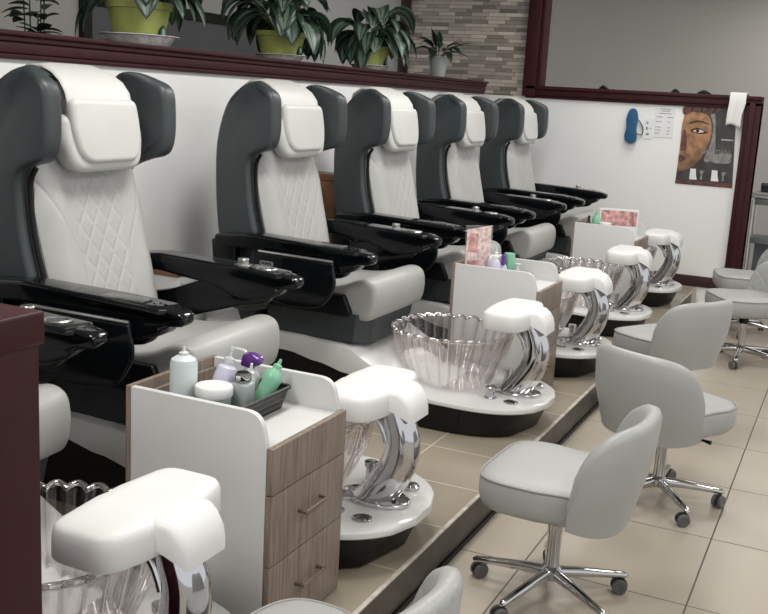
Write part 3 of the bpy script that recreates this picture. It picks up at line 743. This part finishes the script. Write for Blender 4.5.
r = empty('lotion_bottle', (CX+.022, CY[0]+.075, BZ+.010)); tag(r, 'mint green squeeze bottle leaning at the right end of the black basket', 'bottle'); lean(r, -22, 14)
lat('bottle_body', [(.022, 0), (.026, .004), (.028, .035), (.026, .065), (.029, .080), (.026, .095), (.016, .106), (.012, .112)], 'green', r)
lat('nozzle', [(.013, .110), (.013, .122), (.006, .126), (.004, .140), (.001, .141)], 'green', r)
r = empty('small_bottle', (CX-.012, CY[0]+.052, BZ+.004)); tag(r, 'small clear pointed-cap bottle between the chrome cap and the purple head', 'bottle'); lean(r, 5, 10)
lat('bottle_body', [(.015, 0), (.017, .003), (.017, .085), (.010, .098)], 'clear', r)
lat('pointed_cap', [(.011, .097), (.011, .108), (.005, .114), (.003, .135), (.001, .136)], 'white', r)
# middle cabinet
y = CY[1]; CX = CXS[1]
r = empty('tray', (CX-.0, y+.0, TZ)); tag(r, 'low black tray under the bottles on the middle cabinet', 'tray')
bm = bmesh.new(); o = V2(roundpoly([(-.09, -.14), (.09, -.14), (.09, .14), (-.09, .14)], .012, 4)); sc = lambda k, z: [(p.x*k, p.y*k, z) for p in o]
rings(bm, [sc(.92, 0), sc(1, .035), sc(.97, .035), sc(.9, .004)]); link('tray_body', bm, 'rubber', r)
r = empty('leaflet_stand', (CX-.135, y-.105, TZ), radians(-40)); tag(r, 'tall clear leaflet stand with pink leaflets at the left of the middle cabinet', 'leaflet stand')
bm = bmesh.new(); box(bm, -.002, .002, -.078, .078, .0, .285, .001); box(bm, -.030, .004, -.078, .078, 0, .004, .001); link('acrylic_holder', bm, 'acryl', r)
bm = bmesh.new(); rings(bm, [[(.003, -.072, .02), (.006, -.072, .02), (.006, .072, .02), (.003, .072, .02)], [(.003, -.072, .265), (.006, -.072, .265), (.006, .066, .285), (.003, .066, .285)]]); lf = link('leaflet', bm, 'pk2', r)
bm = bmesh.new(); box(bm, .006, .0068, -.062, -.008, .15, .245); box(bm, .006, .0068, -.062, .0, .04, .11); link('leaflet_photo', bm, 'pk', lf)
BZ = TZ+.005
r = empty('round_bottle', (CX-.06, y-.035, BZ)); tag(r, 'wide white shouldered bottle with a thin nozzle behind the green bottle', 'bottle')
bm = bmesh.new(); slab(bm, V2(roundpoly([(-.055, 0), (.055, 0), (.055, .11), (.03, .135), (-.03, .135), (-.055, .11)], [.01, .01, .03, .03, .03, .03], 5)), -.028, .028, .012, 'x'); link('bottle_body', bm, 'clear', r)
lat('nozzle', [(.010, .134), (.010, .142), (.004, .146), (.003, .168), (.001, .169)], 'white', r)
r = empty('pump_bottle', (CX-.035, y-.120, BZ)); tag(r, 'white and lavender bottle in front of the leaflet stand', 'bottle')
lat('bottle_body', [(.026, 0), (.030, .004), (.030, .095), (.022, .115), (.013, .120)], 'lav', r)
lat('cap', [(.015, .119), (.015, .138), (.001, .14)], 'white', r)
r = empty('spray_bottle', (CX-.004, y-.077, BZ)); tag(r, 'slim bottle with a purple head between the lavender and green bottles', 'bottle')
lat('bottle_body', [(.015, 0), (.018, .003), (.018, .08), (.010, .095)], 'lav', r)
bm = bmesh.new(); slab(bm, V2(roundpoly([(-.022, .092), (.016, .092), (.024, .105), (.010, .150), (-.012, .142)], .006, 3)), -.010, .010, .004, 'x'); link('trigger_head', bm, 'purple', r)
r = empty('lotion_bottle', (CX+.006, y-.020, BZ)); tag(r, 'straight green bottle on the middle cabinet', 'bottle')
lat('bottle_body', [(.027, 0), (.029, .003), (.029, .138), (.025, .146), (.001, .147)], 'green', r)
r = empty('flip_cap_bottle', (CX+.022, y+.050, BZ)); tag(r, 'small white bottle right of the straight green bottle', 'bottle')
lat('bottle_body', [(.020, 0), (.022, .003), (.022, .055), (.016, .066), (.016, .080), (.001, .081)], 'clear', r)
bm = bmesh.new(); box(bm, -.004, .022, -.010, .010, .080, .087, .002); link('flip_cap', bm, 'white', r)
# far cabinet
y = CY[2]; CX = CXS[2]
r = empty('picture_sign', (CX+.065, y-.055, TZ), radians(-72)); tag(r, 'wide white sign with a pink picture standing on the farthest cabinet', 'sign')
bm = bmesh.new(); box(bm, -.002, .002, -.14, .13, .0, .205, .001); box(bm, -.0, .035, -.14, .13, 0, .003); link('sign_board', bm, 'paper', r)
bm = bmesh.new(); box(bm, .0022, .0032, -.130, .120, .085, .190); link('pink_picture', bm, 'pk', r)
bm = bmesh.new()
for (a, b) in (((.040, .062), (.055, .030)), ((.075, .066), (.058, .028)), ((.058, .028), (.078, .022)), ((.03, .05), (.036, .034)), ((.050, .064), (.078, .060))): tube(bm, [(.003, a[0], a[1]), (.003, b[0], b[1])], .0022, 5)
link('lettering', bm, 'dkblue', r)
r = empty('tray', (CX-.115, y-.04, TZ)); tag(r, 'low dark tray under the items on the farthest cabinet', 'tray')
bm = bmesh.new(); rings(bm, [[(p[0]*.72, p[1]*1.0, p[2]) for p in q] for q in (sc(.92, 0), sc(1, .022), sc(.97, .022), sc(.9, .004))]); link('tray_body', bm, 'rubber', r)
r = empty('lotion_bottle', (CX-.085, y-.115, TZ+.005)); tag(r, 'green bottle in front of the pink picture on the farthest cabinet', 'bottle')
lat('bottle_body', [(.028, 0), (.032, .004), (.032, .11), (.022, .14), (.012, .148), (.012, .165), (.001, .166)], 'green', r)
r = empty('polish_bottle', (CX-.14, y-.11, TZ+.005)); tag(r, 'dark narrow bottle left of the green one on the farthest cabinet', 'bottle')
lat('bottle_body', [(.016, 0), (.018, .003), (.018, .085), (.010, .095), (.009, .135), (.001, .137)], 'dkblue', r)
r = empty('cream_jar', (CX-.015, y-.135, TZ+.0)); tag(r, 'white-lidded jar in front of the pink picture on the farthest cabinet', 'jar')
lat('jar_body', [(.036, 0), (.040, .003), (.040, .082)], 'aqua', r); lat('lid', [(.043, .082), (.043, .104), (.040, .106), (.001, .106)], 'white', r)
r = empty('cotton_bag', (CX-.135, y+.10, TZ+.0)); tag(r, 'small clear rumpled bag at the back of the farthest cabinet', 'bag')
bm = bmesh.new(); bmesh.ops.create_icosphere(bm, subdivisions=3, radius=.045)
for v in bm.verts: v.co = Vector((v.co.x, v.co.y*1.3, (v.co.z+.045)*.8))*(1+.12*sin(v.co.x*120)*cos(v.co.y*90))
for v in bm.verts: v.co.z = max(v.co.z, 0)
link('bag_body', bm, 'clear', r)

# ---------------- plants on the rail ----------------
RZ = 1.757
def leaf(bm, lay, base, d0, length, width, droop, twist=0.0, fold=.25):
    """one leaf: starts at base heading d0, bends down by droop; stores leaf coordinates"""
    nseg = 9; d = Vector(d0).normalized(); side = d.cross(Vector((0, 0, 1)))
    if side.length < .05: side = Vector((1, 0, 0))
    side.normalize(); p = Vector(base); rows = []
    side = (Matrix.Rotation(twist, 3, d) @ side)
    for i in range(nseg+1):
        t = i/nseg
        w_ = width*.5*(sin(pi*min(1, t*1.02+.0))**.75)*(1.12-.45*t) if 0 < t < 1 else 0.0006
        nrm = side.cross(d).normalized()
        rows.append([bm.verts.new(p + side*(w_*k) + nrm*(abs(k)*w_*fold)) for k in (-1, -.5, 0, .5, 1)])
        for v, k in zip(rows[-1], (-1, -.5, 0, .5, 1)): v[lay] = Vector((t*2, k, random_id))
        p = p + d*(length/nseg)
        d = (d + Vector((0, 0, -1))*(droop/nseg)).normalized(); side = (side - d*side.dot(d)).normalized()
    for a, b in zip(rows, rows[1:]):
        for k in range(4): bm.faces.new((a[k], a[k+1], b[k+1], b[k]))
random_id = 0.0
def solid_leaf(name, bm, m, parent):
    o = link(name, bm, m, parent, 80)
    md = o.modifiers.new('thick', 'SOLIDIFY'); md.thickness = .0009
    return o
def aglaonema(loc, label, seed, pot_r=.095, pot_h=.20, nleaf=44, L=.27, Wd=.15):
    global random_id
    rnd = random.Random(seed); r = empty('potted_plant', loc); tag(r, label, 'plant', 'lime-potted leafy plants on the left rail')
    z0 = .028
    po = lat('pot', [(pot_r*.72, z0), (pot_r*.76, z0+.004), (pot_r*.98, z0+pot_h*.82), (pot_r*1.05, z0+pot_h*.83), (pot_r*1.08, z0+pot_h), (pot_r*.98, z0+pot_h), (pot_r*.93, z0+pot_h*.88), (.001, z0+pot_h*.88)], 'green_pot', r, n=32)
    lat('soil', [(pot_r*.92, z0+pot_h*.88), (pot_r*.5, z0+pot_h*.91), (.001, z0+pot_h*.92)], 'soil', r)
    bm = bmesh.new(); slab(bm, V2([(pot_r*.20*cos(a), z0+.05+pot_r*.27*sin(a)) for a in [2*pi*k/20 for k in range(20)]]), pot_r*.74, pot_r*.89, .001, 'x', lambda v: Matrix.Rotation(radians(8), 3, 'Z') @ v)
    stk = link('round_sticker', bm, 'dkblue', po)
    bm = bmesh.new(); slab(bm, V2([(pot_r*.11*cos(a), z0+.055+pot_r*.13*sin(a)) for a in [2*pi*k/16 for k in range(16)]]), pot_r*.80, pot_r*.90, .001, 'x', lambda v: Matrix.Rotation(radians(8), 3, 'Z') @ v)
    link('sticker_centre', bm, 'green', stk)
    bm = bmesh.new(); lay = bm.verts.layers.float_vector.new('leafuv'); sb = bmesh.new()
    top = z0+pot_h*.9
    for i in range(nleaf):
        random_id = i*1.37; a = rnd.uniform(0, 2*pi); el = rnd.uniform(.15, 1.25); low = i < nleaf*.45
        if low: el = rnd.uniform(-.1, .4)
        d = Vector((cos(a)*cos(el), sin(a)*cos(el), sin(el)))
        b0 = Vector((cos(a)*.025, sin(a)*.025, top)); st = rnd.uniform(.08, .17) if not low else rnd.uniform(.06, .11)
        b1 = b0 + d*st + Vector((0, 0, .03+rnd.uniform(0, .08)))
        tube(sb, [b0, (b0+b1)/2+Vector((0, 0, .012)), b1], .0035, 5)
        leaf(bm, lay, b1, d, L*rnd.uniform(.8, 1.1), Wd*rnd.uniform(.85, 1.15), rnd.uniform(2.4, 3.8), rnd.uniform(-.5, .5))
    solid_leaf('foliage', bm, 'leaf', r); link('stems', sb, 'stem', r)
    return r
def saucer(loc, rr, label, h=.028):
    o = empty('saucer', loc); tag(o, label, 'saucer', 'plant saucers on the left rail')
    lat('dish', [(rr*.76, 0), (rr*.79, .002), (rr*.94, h-.004), (rr*1.06, h-.001), (rr*1.06, h+.002), (rr*.92, h-.001), (rr*.76, .006), (.001, .005)], 'saucer', o, n=36)
PX = -3.19
for k, (y, pr, ph, sd, lb) in enumerate(((3.98, .148, .19, 3, 'lime-potted plant above the large near pedicure chair, nearest on the rail'),
                                      (5.28, .142, .155, 8, 'lime-potted bushy plant above the second whole chair, middle of the three on the rail'),
                                      (6.48, .135, .15, 12, 'lime-potted drooping plant beside the dark upright before the stone strips'))):
    saucer((PX, y, RZ), pr*(1.22 if k == 0 else 1.05), ('wide clear plastic saucer under the nearest lime pot', 'flat pale saucer under the middle lime pot', 'flat pale saucer under the lime pot nearest the stone strips')[k], .048 if k == 0 else .034)
    aglaonema((PX, y, RZ-.018), lb, sd, pr, ph)
# small plant in celadon pot
r = empty('potted_plant', (PX, 7.72, RZ)); tag(r, 'small dark-leaved plant in a pale celadon pot in front of the stone strips', 'plant')
lat('pot', [(.055, 0), (.060, .003), (.082, .15), (.086, .152), (.086, .165), (.078, .165), (.074, .145), (.001, .145)], 'celpot', r, n=32)
bm = bmesh.new(); lay = bm.verts.layers.float_vector.new('leafuv'); sb = bmesh.new(); rnd = random.Random(5)
for i, (a, el, L, dr) in enumerate(((10, .55, .22, .5), (20, .25, .20, .9), (200, .5, .20, 1.9), (215, .9, .17, 2.0), (300, .2, .16, 2.5), (330, .6, .17, 2.4), (250, .3, .15, 2.4), (90, 1.2, .15, .5), (140, 1.3, .17, .6), (60, .5, .18, 1.2), (180, 1.0, .15, 1.4), (270, .9, .16, 2.2), (350, .9, .16, 2.0), (110, .6, .16, 1.6), (230, 1.25, .15, 1.0))):
    a = radians(a+25); d = Vector((cos(a)*cos(el), sin(a)*cos(el), sin(el))); b0 = Vector((cos(a)*.02, sin(a)*.02, .15)); b1 = b0+d*.06+Vector((0, 0, .03)); random_id = i
    tube(sb, [b0, b1], .003, 5); leaf(bm, lay, b1, d, L, .065, dr, rnd.uniform(-.4, .4))
solid_leaf('foliage', bm, 'leafdark', r); link('stems', sb, 'stem', r)
# dark plant at the left end, standing behind the rail
r = empty('potted_plant', (-3.80, 3.94, 0)); tag(r, 'dark leafy plant rising behind the rail in the top left corner', 'plant')
lat('pot', [(.11, 0), (.15, .30), (.15, .32), (.13, .32), (.12, .28), (.001, .28)], 'rubber', r, n=28)
bm = bmesh.new(); lay = bm.verts.layers.float_vector.new('leafuv'); sb = bmesh.new(); rnd = random.Random(11)
for k in range(7):
    a = rnd.uniform(0, 2*pi); q = rnd.uniform(.02, .20); hgt = rnd.uniform(1.75, 2.2); b = Vector((cos(a)*q, sin(a)*q, hgt))
    tube(sb, smooth([(0, 0, .27), (cos(a)*q*.4, sin(a)*q*.4, 1.0), b], 4, False), .004, 5)
    for i in range(13):
        z = rnd.uniform(1.35, hgt); aa = rnd.uniform(0, 2*pi); el = rnd.uniform(0, .6); d = Vector((cos(aa)*cos(el), sin(aa)*cos(el), sin(el))); random_id = i
        leaf(bm, lay, Vector((b.x*(z/hgt), b.y*(z/hgt), z)), d, rnd.uniform(.10, .14), .062, .6, rnd.uniform(-.4, .4))
solid_leaf('foliage', bm, 'leafdark', r); link('stems', sb, 'stem', r)

# ---------------- far wall things ----------------
FW = FY-.001
# poster: a plain painted face on dark ground with small jars
bm = bmesh.new(); rings(bm, [[(-1.395, FW-.004, 1.655), (-.990, FW-.004, 1.655), (-.948, FW-.004, 1.0), (-1.412, FW-.004, 1.0)], [(-1.395, FW, 1.655), (-.990, FW, 1.655), (-.948, FW, 1.0), (-1.412, FW, 1.0)]][::-1])
po = link('poster', bm, 'posterbg'); tag(po, 'dark poster of half a painted golden face hanging on the far wall', 'poster')
def pf(name, pts, m, d, parent=po, sm=True):
    bm = bmesh.new(); slab(bm, smooth(V2(pts), 4) if sm else V2(pts), FW-.004-d, FW-.0038, 0, 'y'); return link(name, bm, m, parent)
face = pf('face', [(-1.40, 1.56), (-1.30, 1.60), (-1.20, 1.57), (-1.165, 1.46), (-1.18, 1.34), (-1.23, 1.22), (-1.30, 1.14), (-1.385, 1.11), (-1.405, 1.12), (-1.406, 1.3)], 'gold', .001)
pf('headband', [(-1.40, 1.575), (-1.29, 1.615), (-1.18, 1.59), (-1.12, 1.63), (-1.13, 1.65), (-1.392, 1.65)], 'posterred', .0014)
for (x, w_) in ((-1.355, .018), (-1.27, .012), (-1.225, .012), (-1.17, .012)): pf('band_stripe', [(x, 1.605), (x+w_, 1.605), (x+w_+.01, 1.65), (x+.01, 1.65)], 'dkblue', .0018, sm=False)
pf('brow', [(-1.345, 1.515), (-1.28, 1.535), (-1.20, 1.515), (-1.195, 1.505), (-1.28, 1.522), (-1.345, 1.502)], 'dkblue', .0016, face)
pf('eye', [(-1.335, 1.445), (-1.28, 1.475), (-1.21, 1.445), (-1.185, 1.44), (-1.21, 1.432), (-1.27, 1.425)], 'dkblue', .0016, face)
pf('eye_white', [(-1.315, 1.445), (-1.275, 1.462), (-1.225, 1.445), (-1.27, 1.434)], 'pk2', .0018, face)
pf('iris', [(-1.277+.014*cos(a), 1.449+.014*sin(a)) for a in [2*pi*k/10 for k in range(10)]], 'dkblue', .0021, face)
pf('nose_shadow', [(-1.385, 1.46), (-1.365, 1.42), (-1.35, 1.31), (-1.37, 1.28), (-1.40, 1.285), (-1.398, 1.38)], 'posterred', .0016, face)
pf('lips', [(-1.403, 1.245), (-1.365, 1.235), (-1.345, 1.212), (-1.37, 1.19), (-1.404, 1.185)], 'posterred', .0016, face)
pf('headdress_edge', [(-1.19, 1.60), (-1.155, 1.60), (-1.13, 1.42), (-1.12, 1.26), (-1.16, 1.20), (-1.20, 1.22), (-1.165, 1.34), (-1.155, 1.48)], 'poster_grey', .0012)
for (x0, x1, z0, z1) in ((-1.08, -.985, 1.385, 1.395), (-1.07, -1.01, 1.56, 1.564), (-1.07, -1.03, 1.54, 1.544), (-1.07, -1.02, 1.52, 1.524)): pf('text_line', [(x0, z0), (x1, z0), (x1, z1), (x0, z1)], 'greycloth', .0012, sm=False)
pf('grey_patch', [(-1.14, 1.26), (-1.0, 1.28), (-.985, 1.24), (-1.0, 1.20), (-1.13, 1.20)], 'poster_grey', .0010)
for x in (-1.30, -1.125): pf('white_jar_print', [(x, 1.045), (x, 1.135), (x+.045, 1.135), (x+.05, 1.09), (x+.062, 1.045)], 'paper', .0014, sm=False); pf('jar_stem_print', [(x+.075, 1.125), (x+.115, 1.125), (x+.10, 1.09), (x+.105, 1.05), (x+.085, 1.05), (x+.09, 1.09)], 'poster_grey', .0014, sm=False)
pf('bottom_print', [(-1.405, 1.005), (-.955, 1.005), (-.957, 1.035), (-1.404, 1.035)], 'posterred', .0013, sm=False)
def text(body, size, loc, m, parent, name='lettering', rot=(pi/2, 0, 0)):
    c = bpy.data.curves.new(name, 'FONT'); c.body = body; c.size = size; c.extrude = .0004; c.align_x = 'CENTER'
    o = bpy.data.objects.new(name, c); COL.objects.link(o)
    dg = bpy.context.evaluated_depsgraph_get(); me = bpy.data.meshes.new_from_object(o.evaluated_get(dg)); bpy.data.objects.remove(o)
    o = bpy.data.objects.new(name, me); me.materials.clear(); me.materials.append(M[m]); COL.objects.link(o); o.location = loc; o.rotation_euler = rot; o.parent = parent
    return o
text('GOLDEN', .058, (-1.115, FW-.0055, 1.265), 'poster_grey', po)
# price sheet and small note
sh = link('price_sheet', BX(-1.640, -1.475, FW-.003, FW, 1.375, 1.640), 'paper'); tag(sh, 'white printed price sheet between the blue sandal and the poster', 'paper')
bm = bmesh.new()
for (x0, x1, z) in ((-1.60, -1.51, 1.612), (-1.59, -1.52, 1.595), (-1.605, -1.505, 1.575), (-1.625, -1.575, 1.545), (-1.54, -1.49, 1.545), (-1.63, -1.58, 1.505), (-1.53, -1.51, 1.505), (-1.63, -1.585, 1.460), (-1.53, -1.505, 1.458), (-1.63, -1.58, 1.435), (-1.53, -1.505, 1.432), (-1.63, -1.59, 1.410), (-1.53, -1.505, 1.408)): box(bm, x0, x1, FW-.0036, FW-.0029, z-.003, z+.003)
link('printed_lines', bm, 'ink', sh)
sh = link('note', BX(-1.725, -1.648, FW-.003, FW, 1.355, 1.52), 'paper'); tag(sh, 'small white note tucked left of the price sheet', 'paper')
bm = bmesh.new()
for (x0, x1, z0, z1) in ((-1.705, -1.690, 1.48, 1.50), (-1.705, -1.688, 1.43, 1.455), (-1.70, -1.675, 1.385, 1.405), (-1.675, -1.66, 1.44, 1.446)): box(bm, x0, x1, FW-.0036, FW-.0029, z0, z1)
link('printed_marks', bm, 'ink', sh)
# blue sandal
r = empty('sandal', (-1.82, FW-.002, 1.455)); tag(r, 'blue foam sandal hanging sole outward on the far wall', 'sandal')
sole = smooth(V2([(-.045, -.12), (-.005, -.148), (.038, -.135), (.050, -.09), (.040, -.01), (.046, .07), (.030, .13), (0, .148), (-.032, .13), (-.052, .06), (-.044, -.02), (-.055, -.08)]), 4)
bm = bmesh.new(); slab(bm, sole, -.042, -.018, .005, 'y'); link('sole', bm, 'blue', r)
bm = bmesh.new(); tube(bm, smooth([(.035, -.02, .07), (.075, -.012, .02), (.095, -.010, -.03), (.080, -.012, -.07), (.045, -.02, -.06)], 5, False), .006, 6, sq=(1.6, .6)); link('strap', bm, 'rubber', r)
# towel over the rail
r = empty('towel', (-.985, FY-.05, 1.77)); tag(r, 'white towel draped over the corner of the far maroon rail', 'towel')
bm = bmesh.new(); rs = []
path = [(.19, -.10), (.19, -.02), (.12, .005), (.0, .006), (-.012, -.01), (-.016, -.08), (-.02, -.16), (-.024, -.24), (-.022, -.262)]
for k in range(15):
    t = k/14; x = -.062+.128*t; o = []
    for i, (yy, zz) in enumerate(path):
        wv = .006*sin(t*9+i*.3)*(i/8); o.append(Vector((x*(1-.10*(zz < -.1))-(.012 if zz < -.1 else 0), yy+wv-.001, zz+.012*sin(t*5)*(i > 5))))
    rs.append(o)
V = [[bm.verts.new(p) for p in c] for c in rs]
for a, b in zip(V, V[1:]):
    for i in range(len(path)-1): bm.faces.new((a[i], a[i+1], b[i+1], b[i]))
tw = link('cloth', bm, 'cloth', r, 80); md = tw.modifiers.new('thick', 'SOLIDIFY'); md.thickness = .012; md.offset = -1
# small dark things on the far rail
for i, (x, sx, l) in enumerate(((-2.11, .034, 'small dark hump on the far rail above the last chair'), (-1.50, .030, 'small dark hump on the far rail above the price sheet'), (-1.27, .048, 'larger dark arched clip on the far rail above the poster'))):
    r = empty('hair_clip', (x+.0, FY+.02, 1.750)); tag(r, l, 'clip', 'dark clips on the far rail')
    bm = bmesh.new(); slab(bm, smooth(V2([(-sx, .002), (-sx*.55, .024), (sx*.1, .034), (sx*.7, .024), (sx*1.3, .006), (sx*1.2, .002)]), 4), -.012, .012, .004, 'y'); link('clip_arch', bm, 'hull', r)
    bm = bmesh.new(); box(bm, -sx, sx, -.008, .008, 0, .010, .003); link('clip_base', bm, 'hull', r)

# ---------------- cart beyond the post ----------------
r = empty('utility_cart', (-.585, 9.55, 0)); tag(r, 'grey metal utility cart with shelves behind the maroon post', 'cart')
for sx in (-1, 1):
    for sy in (-1, 1):
        bm = bmesh.new(); tube(bm, [(sx*.23, sy*.17, .05), (sx*.23, sy*.17, .88)], .014, 10); link('post', bm, 'steel', r)
        bm = bmesh.new(); slab(bm, V2([(.028*cos(a), .028+.028*sin(a)) for a in [2*pi*k/16 for k in range(16)]]), -.01, .01, .003, 'y')
        for v in bm.verts: v.co += Vector((sx*.23, sy*.17, 0))
        link('caster', bm, 'rubber', r)
for z in (.15, .50, .84): link('shelf', BX(-.225, .225, -.165, .165, z, z+.05, .004), 'cartgrey', r)
link('side_sheet', BX(-.20, .20, .150, .154, .20, .50), 'cartgrey', r)
def folded(loc, w_, d, h, m, lb, grp, sd):
    rn = random.Random(sd); o = empty('folded_towel', loc, radians(rn.uniform(-6, 6))); tag(o, lb, 'towel')
    bm = bmesh.new()
    for i in range(2):
        pr = roundpoly([(-w_/2, h*i/2), (w_/2, h*i/2), (w_/2, h*(i+1)/2-.002), (-w_/2, h*(i+1)/2-.002)], h*.22, 4)
        slab(bm, V2(pr), -d/2+.004*i, d/2, .006, 'y', lambda v: Vector((v.x, v.y, v.z+.004*sin(v.x*18)+.003*sin(v.y*22)+.004)))
    link('cloth', bm, m, o, 60)
folded((-.60, 9.53, .891), .46, .30, .055, 'greycloth', 'pale folded towel lying on the cart, below the dark one', 0, 1)
folded((-.57, 9.54, .954), .42, .26, .060, 'darkcloth', 'dark folded towel on top of the pale one on the cart', 0, 2)
# small wooden stools with a white top between chairs and wall
for i, (y, zt, l) in enumerate(((3.96, .70, 'white box with an orange wooden top behind the near chair\'s far armrest'), (5.47, 1.11, 'narrow orange wooden box standing between the second and third whole chairs'))):
    r = empty('storage_box', (-2.94, y, PZ)); tag(r, l, 'box')
    h = zt-PZ
    if i == 0:
        link('box_body', BX(-.10, .10, -.12, .12, 0, h, .01), 'lam', r); link('wooden_top', BX(-.105, .105, -.125, .125, h, h+.025, .004), 'brownwood', r)
        link('side_rib', BX(.10, .108, -.10, .10, h-.05, h-.035, .002), 'greyliq', r)
    else:
        link('box_body', BX(-.10, .10, -.08, .08, 0, h-.04, .004), 'brownwood', r); link('box_lid', BX(-.106, .106, -.086, .086, h-.04, h, .004), 'brownwood', r)
